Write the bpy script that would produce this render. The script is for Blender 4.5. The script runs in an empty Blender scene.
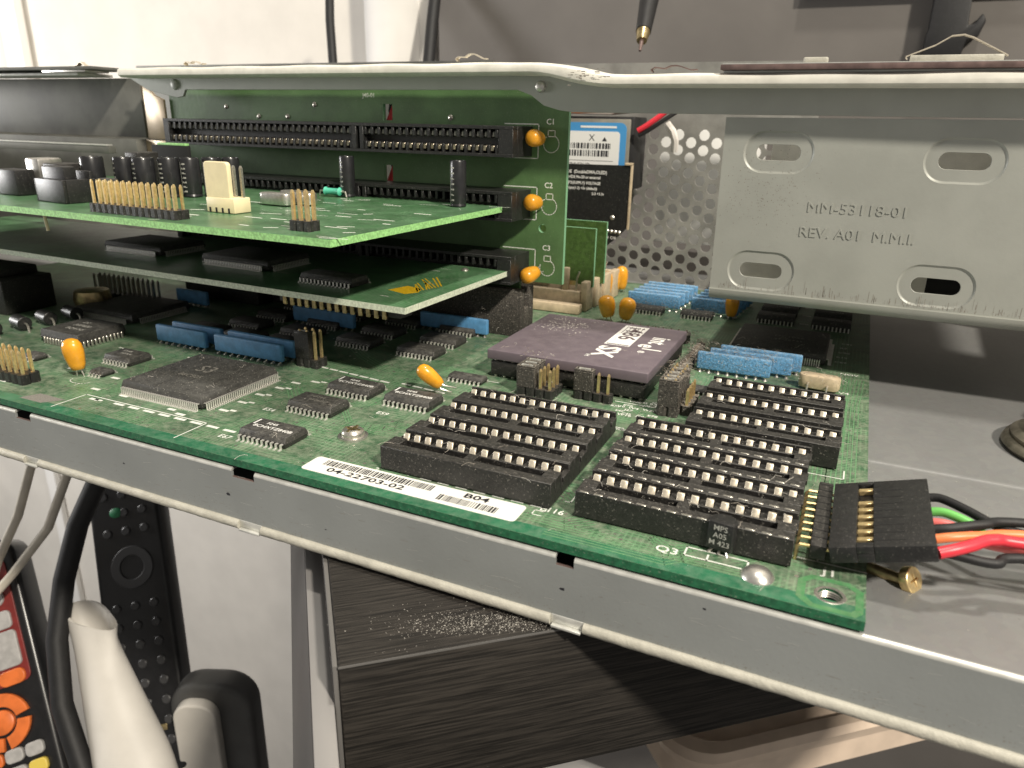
import bpy, bmesh, math, random
from mathutils import Matrix, Vector
random.seed(7)
S = 0.001                      # everything below is written in millimetres
scene = bpy.context.scene
COL = scene.collection
R = math.radians

# ------------------------------------------------------------------ camera, world, lamps, exposure
cam = bpy.data.cameras.new('camera')
cam.sensor_fit = 'HORIZONTAL'; cam.sensor_width = 36.0
cam.lens = 735.9 / 1024 * 36.0
cam.clip_start = 0.005; cam.clip_end = 20.0
cam.dof.use_dof = True; cam.dof.focus_distance = 0.17; cam.dof.aperture_fstop = 36.0
cam_o = bpy.data.objects.new('camera', cam); COL.objects.link(cam_o)
cam_o.location = (-0.01003, -0.09793, 0.06561)
cam_o.rotation_euler = (R(70.42), R(-1.093), R(24.873))
scene.camera = cam_o

world = bpy.data.worlds.new('World'); scene.world = world; world.use_nodes = True
bg = world.node_tree.nodes['Background']
bg.inputs[0].default_value = (1.0, 0.95, 0.88, 1); bg.inputs[1].default_value = 0.27

def lamp(name, loc, aim, power, size, colour):
    l = bpy.data.lights.new(name, 'AREA'); l.shape = 'DISK'; l.size = size; l.energy = power; l.color = colour
    o = bpy.data.objects.new(name, l); COL.objects.link(o)
    o.location = loc
    o.rotation_euler = (Vector(aim) - Vector(loc)).to_track_quat('-Z', 'Y').to_euler()
    return o
lamp('ceiling_lamp', (0.88, -0.60, 1.04), (-0.08, 0.05, 0.0), 33.0, 0.10, (1.0, 0.92, 0.79))
lamp('ceiling_lamp', (0.12, 0.02, 1.35), (-0.08, 0.05, 0.0), 10.5, 0.10, (1.0, 0.94, 0.83))
lamp('wall_fill', (-0.98, -0.12, 0.10), (-0.52, 0.436, -0.28), 5.0, 0.22, (1.0, 0.98, 0.96))  # unseen fill light added to brighten the wall

vs = scene.view_settings
vs.view_transform = 'Standard'; vs.look = 'None'; vs.gamma = 1.0; vs.exposure = 0.0; vs.use_curve_mapping = False
scene.cycles.max_bounces = 8
scene.cycles.use_denoising = True

# ------------------------------------------------------------------ materials
M = {}
def mat(name, base, rough=0.5, metal=0.0, var=0.0, vscale=300., bump=0.0, bscale=1500., dust=0.0, dcol=(.42, .38, .32), dscale=900.,
        speck=0.0, spec=0.5, coat=0.0, alpha=None, rvar=0.0, extra=None, dup=0.35):
    m = bpy.data.materials.new(name); m.use_nodes = True; M[name] = m
    nt = m.node_tree; N = nt.nodes; L = nt.links; b = N['Principled BSDF']
    b.inputs['Roughness'].default_value = rough; b.inputs['Metallic'].default_value = metal
    b.inputs['Specular IOR Level'].default_value = spec; b.inputs['Coat Weight'].default_value = coat
    geo = N.new('ShaderNodeNewGeometry')
    rgb = N.new('ShaderNodeRGB'); rgb.outputs[0].default_value = (*base, 1); col = rgb.outputs[0]
    def noise(sc, det=4., rg=.55):
        n = N.new('ShaderNodeTexNoise'); n.inputs['Scale'].default_value = sc; n.inputs['Detail'].default_value = det
        n.inputs['Roughness'].default_value = rg; L.new(geo.outputs['Position'], n.inputs['Vector']); return n.outputs['Fac']
    def ramp(fac, a, b_):
        r = N.new('ShaderNodeMapRange'); r.inputs['From Min'].default_value = a; r.inputs['From Max'].default_value = b_
        r.interpolation_type = 'SMOOTHSTEP'; L.new(fac, r.inputs['Value']); return r.outputs['Result']
    def math_(op, a, b_):
        k = N.new('ShaderNodeMath'); k.operation = op
        for i, q in enumerate((a, b_)):
            if isinstance(q, (int, float)): k.inputs[i].default_value = q
            else: L.new(q, k.inputs[i])
        return k.outputs[0]
    def mix(fac, a, b_, mode='MIX'):
        x = N.new('ShaderNodeMix'); x.data_type = 'RGBA'; x.blend_type = mode
        if isinstance(fac, (int, float)): x.inputs[0].default_value = fac
        else: L.new(fac, x.inputs[0])
        for i, q in ((6, a), (7, b_)):
            if isinstance(q, tuple): x.inputs[i].default_value = (*q, 1)
            else: L.new(q, x.inputs[i])
        return x.outputs[2]
    tools = dict(N=N, L=L, geo=geo, noise=noise, ramp=ramp, math=math_, mix=mix, bsdf=b)
    if extra: col = extra(col, tools)
    if var:
        f = ramp(noise(vscale), .3, .7)
        col = mix(f, mix(1.0, col, (1 - var,) * 3, 'MULTIPLY'), mix(1.0, col, (1 + var,) * 3, 'MULTIPLY'))
    if speck:
        f = math_('MULTIPLY', ramp(noise(2600, 2.), .62, .70), speck)
        col = mix(f, col, (.55, .52, .46))
    if dust:
        sep = N.new('ShaderNodeSeparateXYZ'); L.new(geo.outputs['Normal'], sep.inputs[0])
        up = ramp(sep.outputs['Z'], -.6 if dup < .5 else .2, 1.0)
        f = math_('MULTIPLY', ramp(noise(dscale, 6., .7), .30, .75), up)
        f = math_('MULTIPLY', f, dust)
        col = mix(f, col, dcol)
        rr = math_('ADD', math_('MULTIPLY', f, .5), rough); L.new(rr, b.inputs['Roughness'])
    elif rvar:
        rr = math_('ADD', math_('MULTIPLY', noise(vscale), rvar), rough - rvar / 2); L.new(rr, b.inputs['Roughness'])
    L.new(col, b.inputs['Base Color'])
    if bump:
        bp = N.new('ShaderNodeBump'); bp.inputs['Strength'].default_value = bump; bp.inputs['Distance'].default_value = .0003
        L.new(noise(bscale), bp.inputs['Height']); L.new(bp.outputs[0], b.inputs['Normal'])
    if alpha is not None: b.inputs['Alpha'].default_value = alpha
    return m

def traces(col, t):
    # fine copper tracks under the green lacquer: parallel bundles whose heading changes from patch to patch
    N, L = t['N'], t['L']
    out = col
    for ang, per, seed in ((0.0, 1.05e-3, 3.), (math.pi / 4, .95e-3, 9.), (math.pi / 2, 1.15e-3, 15.)):
        mp = N.new('ShaderNodeMapping'); mp.inputs['Rotation'].default_value = (0, 0, ang)
        L.new(t['geo'].outputs['Position'], mp.inputs['Vector'])
        w = N.new('ShaderNodeTexWave'); w.wave_type = 'BANDS'; w.bands_direction = 'X'; w.inputs['Scale'].default_value = .314 / per
        w.inputs['Distortion'].default_value = 0
        L.new(mp.outputs[0], w.inputs['Vector'])
        nz = N.new('ShaderNodeTexNoise'); nz.noise_dimensions = '4D'; nz.inputs['W'].default_value = seed; nz.inputs['Scale'].default_value = 75; nz.inputs['Detail'].default_value = 1.
        L.new(t['geo'].outputs['Position'], nz.inputs['Vector'])
        f = t['math']('MULTIPLY', t['ramp'](w.outputs['Fac'], .62, .86), t['ramp'](nz.outputs['Fac'], .50, .56))
        out = t['mix'](t['math']('MULTIPLY', f, .38), out, (.16, .32, .17))
    return out
def wood(col, t):
    N, L = t['N'], t['L']
    mr = N.new('ShaderNodeMapping'); mr.inputs['Rotation'].default_value = (0, 0, -R(41.)); L.new(t['geo'].outputs['Position'], mr.inputs['Vector'])
    mp = N.new('ShaderNodeMapping'); mp.inputs['Scale'].default_value = (75, 2500, 2500); L.new(mr.outputs[0], mp.inputs['Vector'])
    n = N.new('ShaderNodeTexNoise'); n.inputs['Scale'].default_value = 1.; n.inputs['Detail'].default_value = 5.; n.inputs['Roughness'].default_value = .65
    L.new(mp.outputs[0], n.inputs['Vector'])
    c = t['mix'](t['ramp'](n.outputs['Fac'], .34, .68), (.009, .008, .007), (.040, .035, .030))
    bp = N.new('ShaderNodeBump'); bp.inputs['Strength'].default_value = .35; bp.inputs['Distance'].default_value = .0004
    L.new(n.outputs['Fac'], bp.inputs['Height']); L.new(bp.outputs[0], t['bsdf'].inputs['Normal'])
    return c
def steel(col, t):
    N, L = t['N'], t['L']
    v = N.new('ShaderNodeTexVoronoi'); v.inputs['Scale'].default_value = 620; L.new(t['geo'].outputs['Position'], v.inputs['Vector'])
    c = t['mix'](.05, col, v.outputs['Color'], 'OVERLAY')
    bw = N.new('ShaderNodeRGBToBW'); L.new(c, bw.inputs[0])
    return t['mix'](.8, c, bw.outputs[0])

mat('pcb', (.038, .105, .050), .42, var=.25, vscale=120, dust=.62, dcol=(.285, .30, .225), dscale=420, speck=.3, extra=traces, bump=.15, bscale=2500)
mat('pcb_border', (.016, .130, .062), .33, var=.2, vscale=160, dust=.25, dcol=(.32, .38, .3), dscale=500, bump=.12, bscale=2500)
mat('pcb_pad_ring', (.055, .20, .075), .35, var=.15, vscale=500, dust=.2)
mat('pcb_edge', (.018, .120, .055), .5, var=.3, vscale=900, speck=.2)
mat('card_edge', (.30, .60, .22), .55, var=.25, vscale=1500, speck=.25)
mat('card_edge_pale', (.55, .60, .47), .6, var=.2, vscale=1500, speck=.3)
mat('riser_pcb', (.080, .158, .058), .42, var=.22, vscale=70, bump=.12, bscale=600, speck=.12)
mat('riser_edge', (.20, .42, .24), .5)
mat('card_pcb', (.036, .118, .042), .30, var=.2, vscale=140, dust=.22, dcol=(.3, .34, .27), extra=traces)
mat('simm_pcb', (.055, .105, .025), .45, var=.25, vscale=600, speck=.2)
mat('trace_copper', (.13, .275, .135), .4, var=.15, vscale=900)
mat('silk', (.72, .74, .68), .6, var=.12, vscale=2500)
mat('print_white', (.82, .81, .78), .55, var=.06, vscale=3000)
mat('print_grey', (.42, .41, .38), .6, var=.15, vscale=3000)
mat('print_faint', (.20, .19, .17), .6, var=.2, vscale=3000)
mat('ink', (.02, .02, .025), .6)
mat('sticker', (.80, .79, .74), .5, var=.03, vscale=400)
mat('black_plastic', (.013, .0125, .012), .46, var=.25, vscale=900, dust=.16, dcol=(.30, .28, .25), dscale=1500, speck=.18, bump=.25, bscale=2600)
mat('black_dusty', (.022, .020, .018), .7, var=.3, vscale=700, dust=.75, dcol=(.30, .265, .22), dscale=1700, speck=.5, bump=.6, bscale=2600)
mat('black_clean', (.016, .016, .016), .40, var=.2, vscale=900, speck=.12, bump=.15, bscale=3000)
mat('cavity', (.006, .006, .006), .8)  # near-black, mostly stands in for the shade inside recesses
mat('chip_black', (.026, .025, .024), .55, var=.2, vscale=700, dust=.32, dcol=(.26, .25, .22), dscale=800, speck=.2, bump=.25, bscale=3000)
mat('chip_dusty', (.034, .033, .031), .65, var=.2, vscale=400, dust=.26, dcol=(.18, .178, .16), dscale=500, speck=.35, bump=.3, bscale=2500)
mat('tin', (.62, .59, .53), .32, .85, var=.2, vscale=2500, speck=.2)
mat('lead_bright', (.85, .83, .78), .35, .6, var=.1, vscale=2500)
mat('contact_tin', (.72, .65, .53), .36, .6, var=.12, vscale=2500)
mat('slot_contact', (.60, .52, .42), .30, .9, var=.3, vscale=1500)
mat('gold', (.93, .71, .36), .30, .8, var=.15, vscale=1500)
mat('brass_dull', (.45, .36, .19), .35, .9, var=.3, vscale=700)
mat('tantalum', (.74, .33, .020), .28, var=.10, vscale=600, coat=.3, speck=.12)
mat('sip_blue', (.085, .26, .49), .55, var=.15, vscale=500, dust=.25, dcol=(.30, .36, .42), dscale=900, bump=.2, bscale=2500)
mat('sip_blue_dusty', (.095, .285, .52), .9, var=.32, vscale=1600, dust=.75, dcol=(.36, .46, .54), dscale=1500, speck=.8, bump=1.0, bscale=2600)
mat('ceramic', (.130, .104, .124), .5, var=.06, vscale=120, dust=.22, dcol=(.30, .25, .26), dscale=260, bump=.08, bscale=3500)
mat('ceramic_side', (.115, .085, .092), .6, var=.1, vscale=700, speck=.2)
mat('dust_grey', (.40, .36, .31), .95)
mat('dust_pale', (.55, .52, .47), .95)
mat('dust_brown', (.20, .165, .13), .95, var=.3, vscale=2000)
mat('beige_plastic', (.50, .40, .27), .55, var=.15, vscale=500, dust=.5, dcol=(.42, .36, .28), dscale=800, bump=.2)
mat('ivory_plastic', (.83, .72, .46), .45, var=.05, vscale=300)
mat('can_black', (.018, .018, .020), .3, var=.2, vscale=500, coat=.2)
mat('aluminium', (.66, .64, .60), .33, .9, var=.12, vscale=900)
mat('green_body', (.10, .52, .36), .4)
mat('steel_grey', (.255, .26, .25), .40, .3, var=.03, vscale=40, bump=.16, bscale=1100, rvar=.12, extra=steel, speck=.03)
mat('steel_wall', (.295, .31, .305), .42, .20, var=.06, vscale=45, bump=.10, bscale=1400, rvar=.12, speck=.07)
mat('bracket_steel', (.355, .365, .333), .45, .15, var=.06, vscale=70, bump=.10, bscale=900, speck=.05)
mat('bracket_mark', (.22, .195, .165), .6, var=.2, vscale=1500)
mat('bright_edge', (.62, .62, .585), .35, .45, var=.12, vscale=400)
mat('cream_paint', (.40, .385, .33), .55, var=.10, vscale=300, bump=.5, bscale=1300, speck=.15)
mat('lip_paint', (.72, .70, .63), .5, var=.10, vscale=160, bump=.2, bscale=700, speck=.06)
mat('rust_bar', (.17, .115, .105), .45, .3, var=.3, vscale=300)
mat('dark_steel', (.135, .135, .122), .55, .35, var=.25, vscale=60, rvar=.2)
mat('tan_steel', (.30, .235, .155), .35, .45, var=.2, vscale=80)
mat('perf_steel', (.30, .295, .275), .45, .35, var=.2, vscale=90, speck=.15)
mat('wood_black', (.02, .02, .02), .62, extra=wood, spec=.25)
mat('frame_grey', (.30, .29, .285), .4, .3, var=.05, vscale=50)
mat('frame_dark', (.13, .125, .12), .5, .1, var=.05, vscale=50)
mat('wall_white', (.68, .645, .59), .85, var=.04, vscale=25, bump=.3, bscale=300)
mat('trim_white', (.78, .76, .73), .6, var=.03, vscale=30)
mat('panel_taupe', (.135, .124, .114), .7, var=.08, vscale=20, bump=.2, bscale=300)
mat('rubber_black', (.009, .009, .010), .6, var=.2, vscale=300, speck=.04)
mat('cable_cream', (.62, .57, .48), .5, var=.08, vscale=200)
mat('plastic_white', (.68, .65, .60), .55, var=.05, vscale=60)
mat('plastic_grey', (.075, .075, .074), .5, var=.1, vscale=100)
mat('remote_black', (.010, .010, .011), .28, var=.2, vscale=200, speck=.04)
mat('key_black', (.045, .045, .047), .4)
mat('remote_red', (.20, .025, .022), .4, var=.15, vscale=200)
mat('key_orange', (.72, .17, .035), .45, var=.12, vscale=200)
mat('key_grey', (.40, .39, .38), .5, var=.12, vscale=300)
mat('key_green', (.02, .22, .09), .45)
mat('key_yellow', (.72, .55, .10), .45)
mat('key_red', (.45, .03, .04), .45)
mat('wire_red', (.68, .035, .055), .38)
mat('wire_orange', (.82, .22, .075), .4)
mat('wire_green', (.16, .52, .12), .4)
mat('wire_pink', (.72, .16, .15), .4)
mat('wire_white', (.72, .68, .64), .4)
mat('tray_wood', (.74, .60, .48), .5, var=.08, vscale=60)
mat('label_blue', (.07, .30, .62), .4)
mat('label_white', (.80, .80, .78), .4)
mat('drive_steel', (.30, .29, .25), .4, .4, var=.1, vscale=200)
mat('knob_metal', (.27, .245, .195), .38, .75, var=.35, vscale=250)
mat('floor_dark', (.02, .017, .014), .7, var=.3, vscale=50)
mat('gold_print', (.52, .33, .012), .4, var=.15, vscale=1500)

# ------------------------------------------------------------------ mesh helpers (millimetres)
class MB:
    def __init__(s): s.v = []; s.f = []; s.m = []
    def add(s, vs_, fs, m=0, X=None):
        n = len(s.v)
        for p in vs_:
            p = Vector(p)
            s.v.append(X @ p if X is not None else p)
        for f in fs: s.f.append([n + i for i in f]); s.m.append(m)
        return s
    def box(s, x0, x1, y0, y1, z0, z1, m=0, X=None):
        return s.add([(x0,y0,z0),(x1,y0,z0),(x1,y1,z0),(x0,y1,z0),(x0,y0,z1),(x1,y0,z1),(x1,y1,z1),(x0,y1,z1)],
                     [(0,3,2,1),(4,5,6,7),(0,1,5,4),(1,2,6,5),(2,3,7,6),(3,0,4,7)], m, X)
    def frus(s, cx, cy, z0, z1, w0, d0, w1, d1, m=0, X=None):
        a, b, c, d = w0/2, d0/2, w1/2, d1/2
        return s.add([(cx-a,cy-b,z0),(cx+a,cy-b,z0),(cx+a,cy+b,z0),(cx-a,cy+b,z0),(cx-c,cy-d,z1),(cx+c,cy-d,z1),(cx+c,cy+d,z1),(cx-c,cy+d,z1)],
                     [(0,3,2,1),(4,5,6,7),(0,1,5,4),(1,2,6,5),(2,3,7,6),(3,0,4,7)], m, X)
    def tube(s, pts, r, n=8, m=0, X=None, caps=True):
        pts = [Vector(p) for p in pts]; rs = r if isinstance(r, (list, tuple)) else [r] * len(pts)
        t0 = (pts[1] - pts[0]).normalized()
        u = t0.orthogonal().normalized(); vs_ = []
        for i, p in enumerate(pts):
            t = ((pts[min(i+1, len(pts)-1)] - pts[max(i-1, 0)])).normalized()
            u = (u - t * u.dot(t)).normalized(); w = t.cross(u)
            for k in range(n):
                a = 2 * math.pi * k / n
                vs_.append(p + (u * math.cos(a) + w * math.sin(a)) * rs[i])
        fs = []
        for i in range(len(pts) - 1):
            for k in range(n):
                k2 = (k + 1) % n
                fs.append((i*n+k, i*n+k2, (i+1)*n+k2, (i+1)*n+k))
        if caps: fs.append(tuple(range(n))[::-1]); fs.append(tuple((len(pts)-1)*n + k for k in range(n)))
        return s.add(vs_, fs, m, X)
    def cyl(s, p0, p1, r0, r1=None, n=16, m=0, X=None): return s.tube([p0, p1], [r0, r0 if r1 is None else r1], n, m, X)
    def lathe(s, prof, n=20, m=0, X=None):
        vs_ = [(r*math.cos(2*math.pi*k/n), r*math.sin(2*math.pi*k/n), z) for r, z in prof for k in range(n)]
        fs = [(i*n+k, i*n+(k+1)%n, (i+1)*n+(k+1)%n, (i+1)*n+k) for i in range(len(prof)-1) for k in range(n)]
        fs.append(tuple(range(n))[::-1]); fs.append(tuple((len(prof)-1)*n + k for k in range(n)))
        return s.add(vs_, fs, m, X)
    def prism(s, poly, z0, z1, m=0, X=None):
        n = len(poly)
        return s.add([(x, y, z0) for x, y in poly] + [(x, y, z1) for x, y in poly],
                     [tuple(range(n))[::-1], tuple(range(n, 2*n))] + [(k, (k+1)%n, n+(k+1)%n, n+k) for k in range(n)], m, X)
    def quad(s, x0, x1, y0, y1, z, m=0, X=None): return s.add([(x0,y0,z),(x1,y0,z),(x1,y1,z),(x0,y1,z)], [(0,1,2,3)], m, X)
    def line(s, pts, w, z, m=0, X=None):
        for (ax, ay), (bx, by) in zip(pts, pts[1:]):
            dx, dy = bx-ax, by-ay; l = math.hypot(dx, dy) or 1; ex, ey = dx/l*w/2, dy/l*w/2; nx, ny = -ey, ex
            s.add([(ax-ex+nx,ay-ey+ny,z),(ax-ex-nx,ay-ey-ny,z),(bx+ex-nx,by+ey-ny,z),(bx+ex+nx,by+ey+ny,z)], [(0,1,2,3)], m, X)
        return s
    def text(s, t, size, X, m=0, align='LEFT', wide=1.0, bold=0.0, ext=0.0):
        v, f = text_geo(t, size, align, bold, ext)
        return s.add([(x*wide, y, z) for x, y, z in v], f, m, X)
    def mesh(s, name, mats, bevel=0.0, seg=2, ang=38, smooth=True):
        me = bpy.data.meshes.new(name)
        me.from_pydata([tuple(p * S) for p in s.v], [], s.f)
        for m in (mats if isinstance(mats, (list, tuple)) else [mats]): me.materials.append(M[m])
        for p, k in zip(me.polygons, s.m): p.material_index = k
        if bevel:
            bm = bmesh.new(); bm.from_mesh(me)
            es = [e for e in bm.edges if len(e.link_faces) == 2 and e.calc_face_angle(0) > R(30)]
            bmesh.ops.bevel(bm, geom=es, offset=bevel * S, segments=seg, affect='EDGES', profile=.5, clamp_overlap=True)
            bm.to_mesh(me); bm.free()
        if smooth:
            me.polygons.foreach_set('use_smooth', [True] * len(me.polygons)); me.set_sharp_from_angle(angle=R(ang))
        me.update(); return me

_tc = {}
def _curve_geo(cu):
    o = bpy.data.objects.new('temporary', cu); COL.objects.link(o)
    bpy.context.view_layer.update()
    me = bpy.data.meshes.new_from_object(o.evaluated_get(bpy.context.evaluated_depsgraph_get()))
    v = [tuple(p.co) for p in me.vertices]; f = [tuple(p.vertices) for p in me.polygons]
    bpy.data.objects.remove(o); bpy.data.curves.remove(cu); bpy.data.meshes.remove(me)
    return v, f
def text_geo(t, size, align='LEFT', bold=0.0, ext=0.0):
    k = (t, size, align, bold, ext)
    if k not in _tc:
        cu = bpy.data.curves.new('temporary', 'FONT'); cu.body = t; cu.size = size; cu.align_x = align; cu.align_y = 'CENTER'; cu.resolution_u = 2
        cu.offset = bold; cu.extrude = ext
        _tc[k] = _curve_geo(cu)
    return _tc[k]
def plate_geo(loops, t, bevel=0.0, res=1):
    cu = bpy.data.curves.new('temporary', 'CURVE'); cu.dimensions = '2D'; cu.fill_mode = 'BOTH'; cu.extrude = t/2 - bevel; cu.bevel_depth = bevel; cu.bevel_resolution = res
    for lp in loops:
        sp = cu.splines.new('POLY'); sp.points.add(len(lp) - 1)
        for p, (x, y) in zip(sp.points, lp): p.co = (x, y, 0, 1)
        sp.use_cyclic_u = True
    return _curve_geo(cu)
def circle(cx, cy, r, n=20): return [(cx + r*math.cos(2*math.pi*k/n), cy + r*math.sin(2*math.pi*k/n)) for k in range(n)]
def rrect(x0, x1, y0, y1, r, n=5):
    out = []
    for cx, cy, a0 in ((x1-r, y0+r, -90), (x1-r, y1-r, 0), (x0+r, y1-r, 90), (x0+r, y0+r, 180)):
        for k in range(n + 1):
            a = R(a0 + 90*k/n); out.append((cx + r*math.cos(a), cy + r*math.sin(a)))
    return out
T = Matrix.Translation
def Rz(d): return Matrix.Rotation(R(d), 4, 'Z')
def Rx(d): return Matrix.Rotation(R(d), 4, 'X')
def Ry(d): return Matrix.Rotation(R(d), 4, 'Y')
def FACE(y, x=0, z=0): return T((x, y, z)) @ Rx(90)      # the xy plane stood upright, its front towards -Y

def thing(name, label, cat, loc=(0,0,0), rot=None, group=None, kind=None):
    o = bpy.data.objects.new(name, None); o.empty_display_size = .01; COL.objects.link(o)
    if rot is not None: o.matrix_world = T(Vector(loc) * S) @ rot
    else: o.location = Vector(loc) * S
    return tag(o, label, cat, group, kind)
def tag(o, label=None, cat=None, group=None, kind=None):
    if label: o['label'] = label
    if cat: o['category'] = cat
    if group: o['group'] = group
    if kind: o['kind'] = kind
    return o
def put(name, me, parent=None, loc=(0,0,0), rz=0, label=None, kind=None, rot=None):
    o = bpy.data.objects.new(name, me); COL.objects.link(o); o.parent = parent
    o.location = Vector(loc) * S; o.rotation_euler = (0, 0, R(rz)) if rot is None else rot
    if label: o['label'] = label
    if kind: o['kind'] = kind
    return o
_cache = {}
def cached(key, fn):
    if key not in _cache: _cache[key] = fn()
    return _cache[key]

# ------------------------------------------------------------------ background: wall, panel, desk corner
w = put('wall', MB().box(-1600, 700, 436, 446, -1300, 900).mesh('wall', 'wall_white'))
tag(w, 'white plastered wall behind the open computer', 'wall', kind='structure')
b = MB(); b.box(-311, 600, 420, 428, -500, 520)
w = put('wall_panel', b.mesh('panel', 'panel_taupe', .8)); tag(w, 'grey brown panel covering the wall behind the computer', 'panel', kind='structure')  # darker sheet added over the right part of the wall
b = MB(); b.tube([(-352, 424, 500), (-352, 424, -400)], 22, 24); b.box(-372, -318, 424, 434, -400, 500)
put('wall_duct', tag(put('cable_duct', b.mesh('duct', 'trim_white', 0)), 'white rounded cable duct on the wall beside the black cable', 'duct').data) if False else \
    tag(put('cable_duct', b.mesh('duct', 'trim_white', 0)), 'white rounded cable duct between the two hanging black cables', 'duct')
b = MB(); b.box(-820, -792, 424, 434, -700, 500)
tag(put('wall_batten', b.mesh('batten', 'trim_white', 2)), 'pale upright batten on the wall at the far upper left', 'batten')
for k, x in enumerate((-800, -900)):
    b = MB(); b.box(x - 9, x + 9, 428, 436, -1200, 20)
    tag(put('wall_rib', b.mesh('rib', 'trim_white', 2)), ('white upright wall rib nearest the thick black cable', 'white upright wall rib at the left border beyond the cream cables')[k], 'rib')
for pts, r, lab in (([(-377, 381, 160), (-364, 362, 130), (-351, 346, 90), (-345, 338, 20)], 3.1, 'straight black cable hanging against the white wall'),
                    ([(-306, 411, 162), (-299, 391, 130), (-292, 371, 92), (-286, 356, 20)], 4.3, 'thicker black cable hanging along the edge of the brown panel')):
    tag(put('hanging_cable', MB().tube(pts, r, 12).mesh('cable', 'rubber_black')), lab, 'cable')
b = MB(); b.box(-60, 500, 414, 419.5, 138, 150)
tag(put('shelf_board', b.mesh('shelf', 'rubber_black', .6)), 'dark shelf edge crossing the very top right corner', 'shelf')
b = MB(); b.prism([(9.3, 170), (26.2, 170), (28.0, 120), (31, 121), (34, 126), (36.2, 122), (34, 114.5), (28.6, 112.5), (27, 103), (8.2, 103), (8.6, 117), (9.2, 118)], -6, 6, X=FACE(413))
tag(put('monitor_stand', b.mesh('stand', 'rubber_black', 1)), 'black monitor stand with a hooked cable catch', 'stand')
# probe hanging from above
t = thing('test_probe', 'black handled probe with a brass collar pointing down', 'probe', (-105.8, 237.6, 95.8))
ax = Vector((-110.1, 263.6, 122.7)) - Vector((-105.8, 237.6, 95.8)); ax.normalize()
q = lambda d: tuple(ax * d)
put('handle', MB().tube([q(11), q(30), q(120)], [3.3, 4.2, 4.8], 16).mesh('handle', 'rubber_black'), t)
put('collar', MB().tube([q(5.5), q(11)], [2.2, 3.0], 16).mesh('collar', 'brass_dull'), t)
put('tip', MB().tube([q(-.5), q(6)], [.55, .95], 10).mesh('tip', 'rust_bar'), t)

# desk with its corner towards the lens
u = Vector((.7545, .6563, 0)); v = Vector((-.6563, .7545, 0)); A = Vector((-74.0, -22.3, 0))
DX = Matrix(((u.x, v.x, 0, A.x), (u.y, v.y, 0, A.y), (0, 0, 1, 0), (0, 0, 0, 1)))
t = thing('writing_desk', 'black wood grain desk top with its corner towards the viewer', 'desk', (0, 0, 0))
put('board', MB().box(0, 420, 0, 500, -48.2, -16.8, X=DX).mesh('board', 'wood_black', .5), t)
put('edge_highlight', MB().box(0, 420, -.12, -.01, -17.25, -16.85, X=DX).mesh('band', 'frame_dark'), t, label='pale front edge line, highlight put into its colour')  # thin paler strip puts the edge highlight into the colour
put('edge_strip', MB().box(-.9, -.05, .6, 500, -47.9, -17.1, X=DX).mesh('edge', 'frame_dark', .2), t)
t = thing('metal_trestle', 'grey metal trestle rail along the edge of the black desk', 'trestle', (0, 0, 0))
b = MB(); prism_uv = [(-1.0, -25), (-4.6, -25), (-4.6, -26.0), (-1.0, -26.0)]
XV = DX @ Matrix(((1, 0, 0, 0), (0, 0, -1, 0), (0, 1, 0, 0), (0, 0, 0, 1)))
put('top_face', MB().prism(prism_uv, -300, 60, X=XV).mesh('rail', 'frame_grey', .2), t)
put('side_face', MB().prism([(-4.7, -25.4), (-10, -60), (-10, -320), (-1.2, -320), (-1.2, -55), (-1.2, -26.2), (-4.6, -26.2)], -300, 60, X=XV).mesh('leg', 'frame_dark', .3), t)
b = MB()
rim = [(x, y) for x, y in rrect(-64, 240, 172, 360, 22, 6)]
n = len(rim)
def inset(p, k): cx, cy = 88, 266; return (cx + (p[0]-cx)*(1-k/152), cy + (p[1]-cy)*(1-k/94))
rings = [([inset(p, k_) for p in rim], z_ - 120) for k_, z_ in ((0, -90), (-3, -82), (-1, -78.5), (5, -78.5), (8, -82), (14, -96), (50, -99))]
DT = T((-42, 163, 0)) @ Matrix.Rotation(R(41), 4, 'Z') @ T((64, -172, 0))
vs_ = [(x, y, z) for lp, z in rings for x, y in lp]
fs = [(i*n+k, i*n+(k+1)%n, (i+1)*n+(k+1)%n, (i+1)*n+k) for i in range(len(rings)-1) for k in range(n)] + [tuple((len(rings)-1)*n + k for k in range(n))]
b.add(vs_, fs, 0, DT)
b.prism([inset(p, 1) for p in rim], -224, -210.2, 0, DT)
tag(put('serving_tray', b.mesh('tray', 'tray_wood')), 'pale wooden tray with a rounded rim under the black desk', 'tray')
b = MB(); b.box(-1600, 700, -300, 436, -1010, -1000)
tag(put('floor', b.mesh('floor', 'floor_dark')), 'dark surface far below the desk', 'floor', kind='structure')

# remote controls, holder and cables at the lower left
def frame3(o, px, py):          # local x along px, y along py
    o, px, py = Vector(o), Vector(px), Vector(py)
    y = (py - o).normalized(); x = (px - o); x = (x - y * x.dot(y)).normalized(); z = x.cross(y)
    return Matrix(((x.x, y.x, z.x, 0), (x.y, y.y, z.y, 0), (x.z, y.z, z.z, 0), (0, 0, 0, 1)))
t = thing('remote_control', 'slim black remote control standing upright behind the white holder', 'remote control', (-297.8, 78.8, -236.0), frame3((-297.8, 78.8, -236.0), (-270.3, 92.1, -233.5), (-351.0, 123.3, -119.8)))
v_, f_ = plate_geo([rrect(-1, 31, -8, 142, 5)], 13, 2.2, 3)
put('body', MB().add(v_, f_, 0, T((0, 0, -6.5))).mesh('body', 'remote_black'), t)
v_, f_ = plate_geo([circle(16, 92, 10.5, 28), circle(16, 92, 6.5, 24)], 1.4, .4)
put('ring_key', MB().add(v_, f_).mesh('key', 'key_black'), t)
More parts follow.
